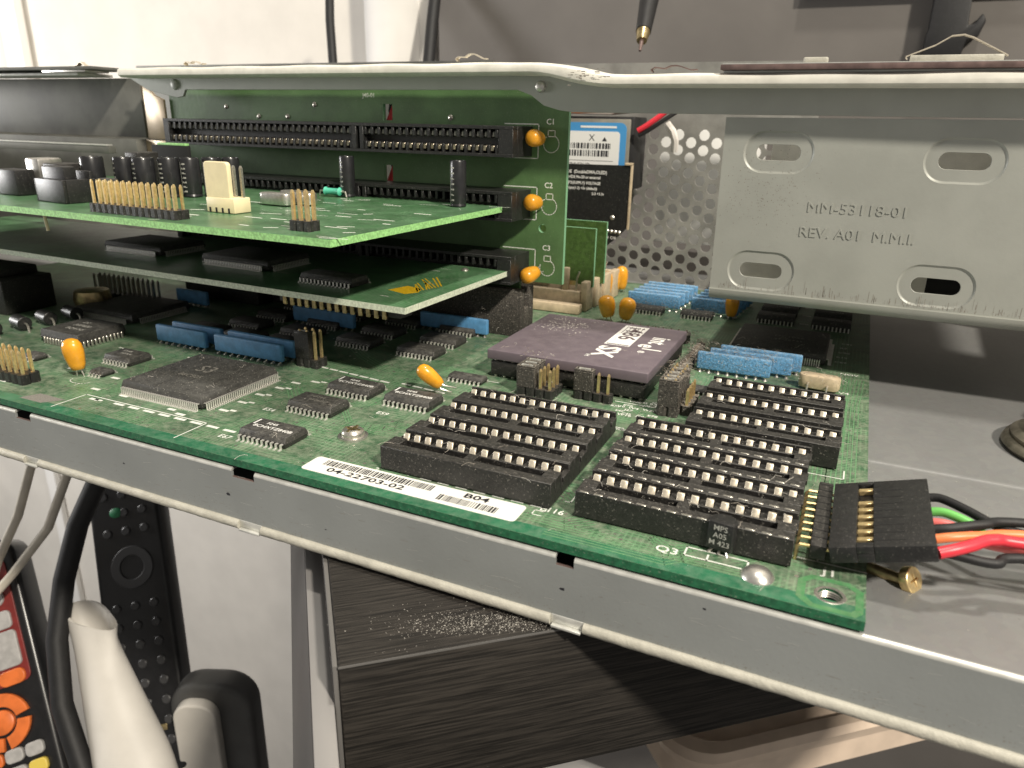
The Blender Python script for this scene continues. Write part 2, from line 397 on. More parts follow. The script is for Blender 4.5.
put('power_key', MB().lathe([(2.6, -.3), (2.6, .5), (2.1, .9)], 16, X=T((11, 121, 0)) @ Matrix.Scale(1.25, 4, (1, 0, 0))).mesh('key', 'key_green'), t, label='small green power key')
kb = MB().lathe([(2.3, -.3), (2.3, .4), (1.8, .8)], 14).mesh('key', 'key_black')
for j in range(14):
    for i in range(3):
        y_ = 130 - 9.6*j
        if 78 < y_ < 106 or (i == 0 and j == 1) or y_ < 0: continue
        put('key', kb, t, (5.5 + 9.6*i, y_, 0))
put('mode_key', MB().box(20, 23.5, 10, 13, -.3, .7).mesh('key', 'brass_dull', .3), t)

t = thing('remote_control', 'red and black remote control with orange and grey keys', 'remote control', (-305.6, 53.6, -218.6), frame3((-303.0, 52.6, -222.4), (-329.2 , 36.2, -226.9), (-358.8, 81.3, -136.0)))
# local x runs towards the left edge of the picture, y upwards along the remote; keys face -z
v_, f_ = plate_geo([rrect(0, 52, -40, 108, 6)], 16, 2.5, 3)
put('body', MB().add(v_, f_, 0, T((0, 0, 8))).mesh('body', 'remote_black'), t)
v_, f_ = plate_geo([rrect(2.2, 49.8, 42, 100, 3)], .8, .2)
put('face_panel', MB().add(v_, f_, 0, T((0, 0, -.3))).mesh('panel', 'remote_red'), t)
def key(name, x0, x1, y0, y1, m, r=1.6):
    v_, f_ = plate_geo([rrect(x0, x1, y0, y1, r, 3)], 2.2, .5, 2)
    put(name, MB().add(v_, f_, 0, T((0, 0, -.9))).mesh('key', m), t)
key('power_key', 8, 17, 90, 97, 'key_orange', 3); key('key', 6, 14, 79, 86, 'key_grey', 3.4); key('key', 5, 16, 68, 75.5, 'key_grey')
key('volume_key', 4.5, 15.5, 50, 66, 'key_grey'); key('key', 19, 28, 60, 66, 'key_grey'); key('key', 19, 28, 50, 56, 'key_grey')
key('key', 4.5, 15.5, 42, 48, 'key_orange', 2.5)
for k in range(4):
    lp = [(19 + r_*math.cos(R(a)), 27 + r_*math.sin(R(a))) for r_, rng in ((12.5, range(90*k+8, 90*k+83, 12)), (7.4, range(90*k+80, 90*k+6, -12))) for a in rng]
    v_, f_ = plate_geo([lp], 2.2, .4, 1); put('direction_key', MB().add(v_, f_, 0, T((0, 0, -.9))).mesh('key', 'key_orange'), t)
put('centre_key', MB().lathe([(5.6, .4), (5.6, -1.4), (4.8, -2.0)], 20, X=T((19, 27, 0))).mesh('key', 'key_orange'), t)
for y0, ms in ((8.5, ('key_grey', 'key_grey', 'key_orange')), (0.5, ('key_yellow', 'key_grey', 'key_grey')), (-7.5, ('key_grey', 'key_green', 'key_red')), (-15.5, ('key_grey', 'key_grey', 'key_red'))):
    for i, m_ in enumerate(ms): key('key', 4 + 9.2*i, 11.2 + 9.2*i, y0, y0 + 5.2, m_)

tag(put('thick_cable', MB().tube([(-296, 99, -70), (-300.5, 94.2, -89.1), (-305.5, 84.4, -108.2), (-307.3, 74.5, -131.6), (-301.4, 62.7, -153.6), (-290.5, 52.8, -176.8), (-270.7, 45.0, -205.1), (-240, 40, -235)], 4.4, 16).mesh('cable', 'rubber_black')),
    'thick black cable curving down beside the white holder', 'cable')
for pts, lab in (([(-322, 92, -60), (-328.6, 84.1, -82.0), (-335.4, 77.1, -107.1), (-345.4, 69.6, -129.4), (-352, 64, -150)], 'cream cable nearest the edge of the picture, below the tray'),
                 ([(-306, 95, -66), (-313.7, 88.4, -88.5), (-322.1, 81.1, -112.4), (-338.5, 70.3, -135.8), (-348, 64, -148)], 'cream cable beside the thick black cable')):
    tag(put('thin_cable', MB().tube(pts, 2.0, 12).mesh('cable', 'cable_cream')), lab, 'cable')
# white holder: a curled open shell with two turned out lips
b = MB(); NA, NT = 36, 26; vs_ = []; o0 = Vector((-297.0, 75.1, -146.0)); o1 = Vector((-244.9, 52.9, -222.7)); axd = (o1 - o0).normalized()
cr = Vector((.907, .42, .02)); cr = (cr - axd * cr.dot(axd)).normalized(); cf = axd.cross(cr)
if cf.y > 0: cf = -cf
def holder_pt(a, tt, off):
    lip = max(0, 1 - tt / .14)
    peak = 7 * math.cos(a - 4.0) - 5 * math.exp(-((a - 1.0) / .5) ** 2)
    L_ = -peak * (1 - tt) ** 3 + tt * 150
    rr = 7.5 + 9.0 * min(1, tt * 2.2) + lip ** 2 * (5.0 * math.exp(-((a - 1.0) / .5) ** 2) + 2.0) + 1.0*math.sin(2*a)*(1 - tt) - off
    return o0 + axd * L_ + cr * (rr * math.sin(a)) + cf * (rr * .8 * math.cos(a))
for off in (0, 1.2):
    for i in range(NT):
        for k in range(NA): vs_.append(holder_pt(2*math.pi*k/NA, i/(NT-1), off))
fs = []
for o_ in (0, 1):
    for i in range(NT-1):
        for k in range(NA):
            a0 = o_*NA*NT + i*NA; q4 = (a0+k, a0+(k+1)%NA, a0+NA+(k+1)%NA, a0+NA+k); fs.append(q4 if not o_ else q4[::-1])
for k in range(NA): fs.append((k, NA*NT+k, NA*NT+(k+1)%NA, (k+1)%NA))
b.add(vs_, fs)
tag(put('remote_holder', b.mesh('holder', 'plastic_white', ang=60)), 'white plastic holder with curled open top beside the thick cable', 'holder')
t = thing('charger_stand', 'dark grey rounded stand with a pale inner face behind the holder', 'stand', (-272.5, 92.6, -243), Rz(24))
v_, f_ = plate_geo([rrect(-2, 33, -60, 46, 12, 8)], 14, 3, 3)
put('shell', MB().add(v_, f_, 0, T((0, 10, 0)) @ Rx(90)).mesh('shell', 'plastic_grey'), t)
v_, f_ = plate_geo([rrect(0, 19, -58, 41, 8, 8)], 6, 1, 2)
put('inner_face', MB().add(v_, f_, 0, T((0, 0.5, 0)) @ Rx(90)).mesh('face', 'plastic_white'), t)

# ------------------------------------------------------------------ chassis tray
tray = thing('chassis_tray', 'bare grey steel chassis tray carrying the circuit board', 'computer case', (0, 0, 0))
FZ = -2.15
def profile_sheet(pts, x0, x1, th):
    # pts: outer profile (y,z), thickness th towards the inside (left normal); closed strip along X
    n_ = len(pts); inner = []
    for i, (y, z) in enumerate(pts):
        a = pts[max(i-1, 0)]; c = pts[min(i+1, n_-1)]; dy, dz = c[0]-a[0], c[1]-a[1]; l = math.hypot(dy, dz)
        inner.append((y - dz/l*th, z + dy/l*th))
    loop = pts + inner[::-1]; m_ = len(loop)
    vs_ = [(x0, y, z) for y, z in loop] + [(x1, y, z) for y, z in loop]
    fs = [(k, (k+1) % m_, m_+(k+1) % m_, m_+k) for k in range(m_)]
    for base, flip in ((0, False), (m_, True)):
        for i in range(n_-1):
            q4 = (base+i, base+i+1, base+m_-2-i, base+m_-1-i); fs.append(q4 if flip else q4[::-1])
    return vs_, fs
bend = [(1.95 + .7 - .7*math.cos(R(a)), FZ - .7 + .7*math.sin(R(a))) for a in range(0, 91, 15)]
wallp = [(1.95, -13.9), (1.95, -9.0), (1.95, FZ - .7)]
ridge = [(65.6, FZ), (66.0, FZ + .05), (66.3, FZ + .2), (66.6, FZ + .33), (67.2, FZ + .38)]
notch = [(-187.4, -181.8), (-118.4, -112.4), (-46.9, -43.6)]
# floor, with the low step behind the connector
v_, f_ = profile_sheet([(9, FZ), (40, FZ)] + ridge + [(150, FZ + .38), (260, FZ + .38)], -400, 160, -1.0)
put('tray_floor', MB().add(v_, f_).mesh('floor', 'steel_grey', ang=25), tray)
xs = [-400] + [q for p in notch for q in p] + [160]
b = MB(); bb = MB(); bf = MB()
for k in range(0, len(xs) - 1, 2):
    v_, f_ = profile_sheet(wallp, xs[k], xs[k+1], -.6); b.add(v_, f_)
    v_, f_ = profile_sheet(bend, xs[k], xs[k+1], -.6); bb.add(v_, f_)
    v_, f_ = profile_sheet([(2.65, FZ), (9, FZ)], xs[k], xs[k+1], -.6); bf.add(v_, f_)
for a_, c_ in notch:
    v_, f_ = profile_sheet([(1.95, -13.9), (1.95, -4.1)], a_, c_, -.6); b.add(v_, f_)
put('front_wall', b.mesh('wall', 'steel_wall', ang=50), tray)
put('floor_rim', bf.mesh('rim', 'steel_grey'), tray, kind='stuff')
put('highlight_bend', bb.mesh('bend', 'bright_edge', ang=60), tray, label='bright bend between floor and front wall, highlight put into its colour', kind='stuff')  # paler metal puts the highlight of the bend into its colour
put('notch_backing', MB().box(-400, 160, 9.2, 9.6, -13, FZ - .8).mesh('flange', 'cavity'), tray)  # black sheet added so the notches look shaded inside
for a_, c_ in notch: put('notch_edge', MB().box(a_ + .1, c_ - .1, 2.0, 2.5, -4.12, -4.0).mesh('notch', 'rust_bar'), tray)
hem = [((y - 6.4)*.72 + 2.3, (z + 17.4)*.72 - 13.9) for y, z in [(5.6, -17.4), (4.9, -17.9), (4.5, -18.8), (4.7, -19.7), (5.4, -20.3), (6.4, -20.4), (7.2, -19.9), (7.2, -17.5)]]
clips = [(-186.5, -181.5), (-117.5, -111.5), (-47.2, -41.2)]
xs = [-400] + [q for p in clips for q in p] + [160]
b = MB()
for k in range(0, len(xs) - 1, 2):
    n_ = len(hem); N_ = max(2, int((xs[k+1]-xs[k]) / 1.4)); vs_ = []
    for i in range(N_):
        x = xs[k] + (xs[k+1]-xs[k]) * i/(N_-1)
        for j, (y, z) in enumerate(hem):
            w_ = .06 * random.uniform(-1, 1) if j < 6 else 0
            vs_.append((x, y + w_, z + w_ * .5))
    fs = [(i*n_+j, i*n_+(j+1) % n_, (i+1)*n_+(j+1) % n_, (i+1)*n_+j) for i in range(N_-1) for j in range(n_)] + [tuple(range(n_)), tuple((N_-1)*n_ + j for j in range(n_))[::-1]]
    b.add(vs_, fs)
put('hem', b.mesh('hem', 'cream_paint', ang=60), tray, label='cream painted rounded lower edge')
for a_, c_ in clips:
    b = MB(); b.box(a_, c_, 1.8, 2.4, -15.8, -13.9); b.box(a_ + .3, c_ - .3, .9, 1.8, -16.0, -15.5)
    put('hem_clip', b.mesh('clip', 'bright_edge', .15), tray)
# small dents and stains on the wall
b = MB()
for x, z, r_ in ((-120, -12.2, .8), (-151, -12, .45), (-45.5, -12.2, .75), (-95, -14, .3), (-22, -8.5, .4)):
    b.add([(x + r_*random.uniform(.5, 1)*math.cos(a), 1.93, z + 3.7 + r_*.6*random.uniform(.5, 1)*math.sin(a)) for a in [k*math.pi/4 for k in range(8)]], [tuple(range(8))])
put('paint_chip', b.mesh('chip', 'ink', smooth=False), tray)

b = MB()
for k in range(1500):
    x = random.uniform(-215, 60); z = -13.9 + abs(random.gauss(0, 2.0)) * (1.0 if math.sin(x*.09) + math.sin(x*.031 + 1) > -.4 else .35)
    if z > -3.2: continue
    r_ = random.uniform(.025, .10)
    b.add([(x + r_*random.uniform(.4, 1.3)*math.cos(a*1.2566), 1.935, z + r_*random.uniform(.5, 1.6)*math.sin(a*1.2566)) for a in range(5)], [tuple(range(5))])
for k in range(60):
    x = random.uniform(-210, 50); z = random.uniform(-13, -4); b.quad(x, x + random.uniform(.3, 2.2), z, z + .05, 0, 0, FACE(1.935))
b2 = MB()
for k in range(110):
    x = random.uniform(-210, 55); z = random.uniform(-13.4, -3.2); l_ = random.uniform(.4, 3.5); d_ = random.uniform(-.5, .5)
    b2.add([(x, 1.936, z), (x + l_, 1.936, z + d_), (x + l_, 1.936, z + d_ + .035), (x, 1.936, z + .05)], [(0,1,2,3)])
put('scratch', b2.mesh('scratch', 'bright_edge', smooth=False), tray, kind='stuff')
put('grime', b.mesh('grime', 'bracket_mark', smooth=False), tray, kind='stuff')
# perforated rear panel
holes = []
x0p, x1p, z0p, z1p = -170, -30, -4, 90
for i in range(40):
    for j in range(20):
        x = -168 + i*5.28; z = 1.0 + j*6.1 + (3.05 if i % 2 else 0)
        if -140 < x < -34 and z < 64.5 and not (x > -82 and z > 62): holes.append(circle(x, z, 2.25, 10))
v_, f_ = plate_geo([[(x0p, z0p), (x1p, z0p), (x1p, z1p), (x0p, z1p)]] + holes, 1.0)
b_ = MB().box(-100, -56, 262, 300, 12, 64); tag(put('white_backing', b_.mesh('white_backing', 'label_white', .5)), 'white box added behind the perforated panel to brighten its holes', 'box')  # white box added to make the panel holes look bright
tag(put('perforated_panel', MB().add(v_, f_, 0, FACE(228)).mesh('panel', 'perf_steel')), 'perforated steel rear panel with rows of round holes', 'panel')

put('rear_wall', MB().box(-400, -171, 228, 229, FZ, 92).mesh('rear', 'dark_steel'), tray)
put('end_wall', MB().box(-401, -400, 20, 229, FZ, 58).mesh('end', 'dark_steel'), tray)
# ------------------------------------------------------------------ drive bracket with lip and slots
br = thing('drive_bracket', 'grey steel drive bracket with four oblong slots and stamped lettering', 'bracket', (0, 0, 0))
slots = [(-31.0, 59.6), (10.6, 59.0), (-31.6, 29.2), (10.1, 29.3)]
loops = [[(-44.9, 67.9), (-44.4, 23.4), (90, 22.9), (90, 68.6)]]
for (x, z) in slots: loops.append(rrect(x-8.6, x+8.6, z-5.2, z+5.2, 5.1, 8))
v_, f_ = plate_geo(loops, 1.2)
put('slotted_plate', MB().add(v_, f_, 0, FACE(109.6)).mesh('plate', 'bracket_steel'), br)
# rolled lower edge and the shelf behind it
roll = [(109.0, 23.4)] + [(111.2 - 2.2*math.cos(R(a)), 23.4 - 2.2*math.sin(R(a))) for a in range(15, 91, 15)]
v_, f_ = profile_sheet(roll + [(116, 21.2)], -44.4, 90, -1.0)
put('rolled_edge', MB().add([(x, y, z) for x, y, z in v_], f_).mesh('edge', 'bracket_steel', ang=40), br)
v_, f_ = plate_geo([[(-44.4, 116), (90, 116), (90, 226), (-44.4, 226)], [(37, 149), (52, 145), (55, 191), (39, 195)][::-1]], 1.0)
put('shelf_plate', MB().add(v_, f_, 0, T((0, 0, 21.6))).mesh('shelf', 'bracket_steel'), br)
put('overhead_blocker', MB().box(38, 90, 112, 226, 76.4, 77.2).mesh('top', 'bracket_steel'), br)  # unseen plate added to keep the overhead lamp off the shelf opening
put('rear_plate', MB().box(-34, 36, 122, 123, 44, 68).mesh('rear', 'lip_paint'), br)  # paler paint on both rear plates stands in for light inside the bay
put('rear_plate', MB().box(-40, 9.2, 124, 125, 23, 36).mesh('rear', 'lip_paint'), br)
put('dark_sheet', MB().box(9.4, 60, 126, 127, 23, 40).mesh('side', 'cavity'), br)  # black sheet added for the dark half behind the lower right slot
# a shallow pressed dimple round each slot
for (x, z) in slots:
    def ring(w_, h_): return rrect(x-w_, x+w_, z-h_, z+h_, h_ - .1, 8)
    lv = [(ring(8.62, 5.22), .02), (ring(8.5, 5.1), -.05), (ring(8.3, 4.9), -.34), (ring(8.0, 4.6), -.38)]
    n_ = len(lv[0][0]); vs_ = [(px, pz, h_) for lp, h_ in lv for px, pz in lp]
    fs = [(i*n_+k, i*n_+(k+1) % n_, (i+1)*n_+(k+1) % n_, (i+1)*n_+k) for i in range(3) for k in range(n_)]
    b = MB(); b.add(vs_, fs, 0, FACE(109.0))
    v_, f_ = plate_geo([ring(8.02, 4.62), rrect(x-5.5, x+5.5, z-2.0, z+2.0, 1.95, 6)], .8, .08); b.add(v_, f_, 0, FACE(109.78))
    put('slot_dimple', b.mesh('dimple', 'bracket_steel', ang=50), br)
b = MB()
b.text('MM-53118-01', 3.7, FACE(108.96, -22.3, 46.5), 0, wide=1.12, bold=-.02, ext=.16); b.text('REV. A01  M.M.I.', 3.7, FACE(108.96, -23.4, 40.2), 0, wide=1.06, bold=-.02, ext=.16)
put('stamped_lettering', b.mesh('stamp', 'bracket_steel', smooth=False), br)
b = MB()
for k in range(330):
    x = random.uniform(-42, 60); h_ = random.uniform(.3, 3.8) * random.random()**1.6; w_ = random.uniform(.03, .13); z_ = 23.5 + abs(random.gauss(0, .5))
    b.quad(x, x + w_, z_, z_ + h_, 0, 0, FACE(108.97))
for k in range(420):
    x, z_ = random.gauss(-33, 6.5), random.gauss(50, 6); r_ = random.uniform(.04, .16)
    if x < -44.2 or z_ > 67: continue
    b.add([(x + r_*random.uniform(.4, 1.2)*math.cos(a*1.2566), z_ + r_*random.uniform(.4, 1.2)*math.sin(a*1.2566), 0) for a in range(5)], [tuple(range(5))], 0, FACE(108.97))
put('scuff', b.mesh('scuff', 'bracket_mark', smooth=False), br, kind='stuff')
# upper sheet that carries the lip
poly = [(-262, 79), (-252, 74.2), (-238, 71.8), (-235, 72.2), (-233.6, 74.4), (-104, 74.5), (-99.5, 73.0), (-95.7, 70.4), (-91, 69.2), (-87, 68.7), (90, 68.7), (90, 75.6), (-74, 75.6), (-84, 77), (-92, 79), (-256, 79)]
v_, f_ = plate_geo([poly], 1.0, .15)
put('upper_sheet', MB().add(v_, f_, 0, FACE(108.6)).mesh('sheet', 'bracket_steel'), br)
put('dimple', MB().lathe([(1.9, 0), (1.5, .6), (.6, .9)], 18, X=FACE(108.1, -238.2, 76.0)).mesh('dimple', 'bracket_steel'), br)
put('rivet', MB().lathe([(1.6, 0), (1.3, .7), (.5, 1.0)], 18, X=FACE(108.0, -96.8, 75.2)).mesh('rivet', 'aluminium'), br)
# the lip: a thick rolled edge that dips where the sheet steps
b = MB(); prof = [(-1.8, -.9), (-2.0, 0), (-1.7, .9), (-.6, 1.5), (9.2, 1.7), (9.2, -1.6), (-.6, -1.6)]
def smooth(t_): t_ = max(0, min(1, t_)); return t_*t_*(3-2*t_)
st = []
x = -256.0
while x <= 160: st.append(x); x += 3.0
vs_ = []
for x in st:
    k = smooth((x + 97) / 24); zc = 79.6 - 3.2*k; bul = math.exp(-((x + 84) / 7) ** 2)
    for y, z in prof:
        vs_.append((x, 101.6 + y - .9*bul*(y < 0) - .25*math.sin(x*.07)*(y < 0), zc + z*(1 + .22*bul) + (.12*math.sin(x*.21) if z > 0 else 0)))
n_ = len(prof)
fs = [(i*n_+k, i*n_+(k+1) % n_, (i+1)*n_+(k+1) % n_, (i+1)*n_+k) for i in range(len(st)-1) for k in range(n_)] + [tuple(range(n_)), tuple((len(st)-1)*n_ + k for k in range(n_))[::-1]]
b.add(vs_, fs); put('lip', b.mesh('lip', 'lip_paint', ang=40), br, label='cream painted rolled lip along the top')
b = MB()
for k in range(26):
    x = random.gauss(-80, 3.2); z = 77.6 + random.gauss(0, .8) - (x + 80)*.08
    b.quad(x, x + random.uniform(.3, 1.6), 0, random.uniform(.06, .25), 0, 0, FACE(98.55, 0, z) @ Rz(random.uniform(-30, 5)) if False else FACE(98.2 - .2, 0, z))
put('lip_scratch', b.mesh('scratch', 'bracket_mark', smooth=False), br, kind='stuff')

t = thing('shield_strip', 'dark reddish metal strip lying on the cream lip at the upper right', 'metal strip', (0, 0, 0))
put('strip', MB().box(-46, 150, 99.4, 107, 78.55, 79.75).mesh('strip', 'rust_bar', .15), t)
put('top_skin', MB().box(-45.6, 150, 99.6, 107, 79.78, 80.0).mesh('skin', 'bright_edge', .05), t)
put('backing_strip', MB().box(-45.5, 150, 101.5, 107, 78.0, 78.52).mesh('back', 'bracket_steel', .1), t)
def spring_clip(x0, x1, y, z, h_, lab, m_='contact_tin', block=True):
    t = thing('spring_clip', lab, 'clip', ((x0+x1)/2, y, z), group='spring clips along the upper edge')
    w_ = (x1-x0)/2; pts = [(-w_, .4), (-w_ - .5, .9), (-w_*.9, 1.5), (-w_*.45, h_*.62), (-w_*.15, h_*.96), (w_*.1, h_), (w_*.3, h_*.88), (w_*.8, h_*.42), (w_*1.06, .9)]
    b = MB(); n_ = len(pts); th = .28
    vs_ = [(x, yy, zz + d) for yy in (-.9, .9) for d in (0, th) for x, zz in pts]
    fs = []
    for i in range(n_-1):
        fs += [(i, i+1, 2*n_+i+1, 2*n_+i), (n_+i, 3*n_+i, 3*n_+i+1, n_+i+1), (i, n_+i, n_+i+1, i+1), (2*n_+i, 2*n_+i+1, 3*n_+i+1, 3*n_+i)]
    fs += [(0, 2*n_, 3*n_, n_), (n_-1, 2*n_-1, 4*n_-1, 3*n_-1)]
    b.add(vs_, fs); put('spring', b.mesh('spring', m_, ang=60), t)
    if block: put('base', MB().box(-w_*.95, w_*.98, -1.2, 1.2, 0, 1.35).mesh('base', 'cream_paint', .2), t)
spring_clip(-5.5, 13.2, 103, 80.05, 5.2, 'large bent spring clip on its cream base at the upper right')
spring_clip(-286, -279, 106, 80.9, 2.6, 'small spring clip at the far upper left above dark metal', block=False)
spring_clip(-227, -219, 104, 81.3, 1.6, 'small spring clip on the lip above the green board', block=False)
spring_clip(-121, -112, 104, 81.3, 2.2, 'pale spring clip on the lip in front of the brown panel', block=False)
spring_clip(-64, -53, 105, 78.0, 1.9, 'dark low spring clip beside the end of the reddish strip', 'rust_bar', block=False)
b = MB(); b.prism(rrect(-27.5, -22, -1, 1, .6, 4), 0, 1.3, X=T((0, 103, 80.05)))
tag(put('plastic_bead', b.mesh('bead', 'cream_paint', .3)), 'small cream bead on the reddish strip', 'bead')

# left end of the case: dark drive cage and its folded corner
t = thing('drive_cage', 'dark grey steel drive cage at the far left behind the upper card', 'drive cage', (0, 0, 0))
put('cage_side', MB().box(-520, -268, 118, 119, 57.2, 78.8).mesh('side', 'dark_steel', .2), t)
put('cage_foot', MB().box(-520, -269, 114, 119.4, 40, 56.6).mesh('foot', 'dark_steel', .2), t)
put('folded_corner', MB().add([(-268.2, 118.6, 56.9), (-253.5, 115.6, 56.9), (-253.5, 115.6, 71.2), (-259, 116.8, 72.6), (-268.2, 118.6, 78.5), (-268.2, 119.6, 56.9), (-253.5, 116.6, 56.9), (-253.5, 116.6, 71.2), (-259, 117.8, 72.6), (-268.2, 119.6, 78.5)],
    [(0,1,2,3,4), (9,8,7,6,5), (0,5,6,1), (1,6,7,2), (2,7,8,3), (3,8,9,4), (4,9,5,0)]).mesh('corner', 'tan_steel', .3), t)
put('corner_foot', MB().add([(-268.2, 117.6, 48), (-251, 114.6, 48), (-252.5, 114.6, 56.5), (-268.2, 117.6, 56.5), (-268.2, 118.6, 48), (-251, 115.6, 48), (-252.5, 115.6, 56.5), (-268.2, 118.6, 56.5)],
    [(0,1,2,3), (7,6,5,4), (0,4,5,1), (1,5,6,2), (2,6,7,3), (3,7,4,0)]).mesh('foot', 'tan_steel', .3), t)
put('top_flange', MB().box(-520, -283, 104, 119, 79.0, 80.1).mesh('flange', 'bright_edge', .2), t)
put('top_plate', MB().box(-520, -271, 101, 116, 80.8, 82.0).mesh('plate', 'dark_steel', .3), t)
put('spacer', MB().box(-300, -276, 102, 112, 80.1, 81.0).mesh('spacer', 'aluminium', .1), t)
t = thing('slot_rail', 'dark horizontal rail with a bright top edge above the left capacitors', 'rail', (0, 0, 0))
put('rail_bar', MB().box(-420, -262, 96, 99, 52.0, 54.6).mesh('bar', 'dark_steel', .2), t)
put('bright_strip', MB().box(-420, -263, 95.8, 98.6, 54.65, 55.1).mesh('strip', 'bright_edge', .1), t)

# ------------------------------------------------------------------ motherboard
mb = thing('motherboard', 'large dusty green motherboard crowded with chips and sockets', 'motherboard', (0, 0, 0))
b = MB()
v_, f_ = plate_geo([[(-345, 2.2), (0, 2.2), (0, 216), (-345, 216)], circle(-4.9, 6.9, 1.75, 24), circle(-102.7, 22.2, 1.6, 16)], 1.6)
b.add(v_, f_, 0, T((0, 0, -.8)))
me = b.mesh('board', ['pcb', 'pcb_edge'], smooth=False)
for p in me.polygons:
    if abs(p.normal.z) < .5: p.material_index = 1
put('board', me, mb)
# unmasked border without tracks along the front and right edges
b = MB(); b.quad(-345, -.05, 2.25, 5.6, .004); put('border_strip', b.mesh('border', 'pcb_border', smooth=False), mb)
v_, f_ = plate_geo([[(-9.6, 4.6), (-7.6, 2.6), (-1.4, 2.6), (-.3, 4.0), (-.3, 9.6), (-2.2, 11.4), (-7.8, 11.4), (-9.6, 9.4)], [(-8.4, 5.1), (-7.1, 3.7), (-2.0, 3.7), (-1.4, 4.6), (-1.4, 9.1), (-2.6, 10.3), (-7.4, 10.3), (-8.4, 9.1)]], .02)
put('mounting_pad', MB().add(v_, f_, 0, T((0, 0, .02))).mesh('pad', 'pcb_pad_ring', smooth=False), mb)
b = MB(); b.lathe([(1.78, -1.6), (1.6, -1.4), (1.78, -1.2), (1.6, -1.0), (1.78, -.8), (1.6, -.6), (1.78, -.4), (1.74, .03), (2.2, .07), (2.3, .0)], 28, X=T((-4.9, 6.9, 0))); me = b.mesh('ring', 'tin')
bm = bmesh.new(); bm.from_mesh(me); bmesh.ops.delete(bm, geom=[f for f in bm.faces if len(f.verts) > 10], context='FACES_ONLY'); bm.to_mesh(me); bm.free()
put('mounting_hole', me, mb)
put('hole_bottom', MB().lathe([(1.9, -1.95), (1.9, -1.9), (.1, -1.9)], 16, X=T((-4.9, 6.9, 0))).mesh('bottom', 'cavity'), mb)  # black disc stands in for the shade down the hole
put('solder_dome', MB().lathe([(2.6, 0), (2.5, .25), (1.9, .9), (1.1, 1.35), (.3, 1.5)], 24, X=T((-15.4, 7.2, 0))).mesh('dome', 'aluminium', ang=70), mb)
# routed copper: bundles of parallel tracks as thin raised ribbons
b = MB()
def bundle(pts, n_, pitch, w_=.22):
    for k in range(n_):
        off = (k - (n_-1)/2) * pitch; out = []
        for i, (x, y) in enumerate(pts):
            a = pts[max(i-1, 0)]; c = pts[min(i+1, len(pts)-1)]
            d1 = Vector((x-a[0], y-a[1])); d2 = Vector((c[0]-x, c[1]-y))
            d1 = d1.normalized() if d1.length else d2.normalized(); d2 = d2.normalized() if d2.length else d1
            m_ = (d1 + d2).normalized(); nn = Vector((-m_.y, m_.x)); q_ = off / max(.5, m_.dot(d1)); out.append((x + nn.x*q_, y + nn.y*q_))
        b.line(out, w_, .012 + .0004*(k % 3))
bundle([(-5, 44), (-5, 96), (-4, 118)], 7, .9); bundle([(-9, 46), (-9, 60), (-6.5, 64), (-6.5, 118)], 4, .85)
bundle([(-60, 8.5), (-48, 8.5), (-44, 12)], 5, .8); bundle([(-50, 6), (-30, 6), (-26, 9.5)], 7, .75); bundle([(-40, 11), (-33, 11), (-28, 7), (-18, 7)], 4, .7)
bundle([(-20, 10.5), (-16, 12.5), (-9, 12.5)], 5, .5, .16); bundle([(-112, 20), (-104, 28), (-96, 28)], 6, .85); bundle([(-106, 24), (-98, 32), (-92, 32)], 5, .8)
bundle([(-135, 8), (-128, 15), (-128, 24)], 6, .9); bundle([(-160, 8), (-150, 8), (-144, 13)], 5, .8); bundle([(-108, 58), (-126, 58), (-140, 62), (-150, 62)], 7, 1.05, .3)
bundle([(-108, 62), (-126, 66), (-136, 72), (-146, 80)], 4, 1.0, .3); bundle([(-100, 76), (-108, 68), (-112, 62)], 5, .9); bundle([(-182, 12), (-176, 18), (-176, 34)], 6, .9)
bundle([(-195, 44), (-182, 44), (-176, 50)], 6, .9); bundle([(-48, 96), (-48, 120), (-52, 132)], 5, 1.0); bundle([(-48, 30), (-48, 62)], 3, .8)
bundle([(-92, 120), (-70, 124), (-50, 124)], 5, 1.0); bundle([(-8, 124), (-8, 166)], 4, 1.1); bundle([(-130, 36), (-136, 42), (-136, 58)], 5, .9)
rt = random.Random(12)
for k in range(90):
    x, y = rt.uniform(-200, -6), rt.uniform(7, 118); a = rt.choice((0, 45, 90, 135, 180, 225)); l1, l2 = rt.uniform(5, 14), rt.uniform(5, 16)
    p1 = (x + l1*math.cos(R(a)), y + l1*math.sin(R(a))); a2 = a + rt.choice((-45, 45)); p2 = (p1[0] + l2*math.cos(R(a2)), p1[1] + l2*math.sin(R(a2)))
    if not all(-203 < q_[0] < -2 and 6.5 < q_[1] < 126 for q_ in (p1, p2)): continue
    bundle([(x, y), p1, p2], rt.randint(2, 6), rt.uniform(.62, .95), .2)
put('trace', b.mesh('trace', 'trace_copper', smooth=False), mb, kind='stuff')
b = MB()
for k in range(800):
    x, y = random.uniform(-205, -1.5), random.uniform(6, 130)
    n_ = 8; r_ = random.choice((.22, .28, .35))
    b.add([(x + r_*math.cos(2*math.pi*q_/n_), y + r_*math.sin(2*math.pi*q_/n_), .02) for q_ in range(n_)], [tuple(range(n_))])
put('via', b.mesh('via', 'tin', smooth=False), mb, kind='stuff')
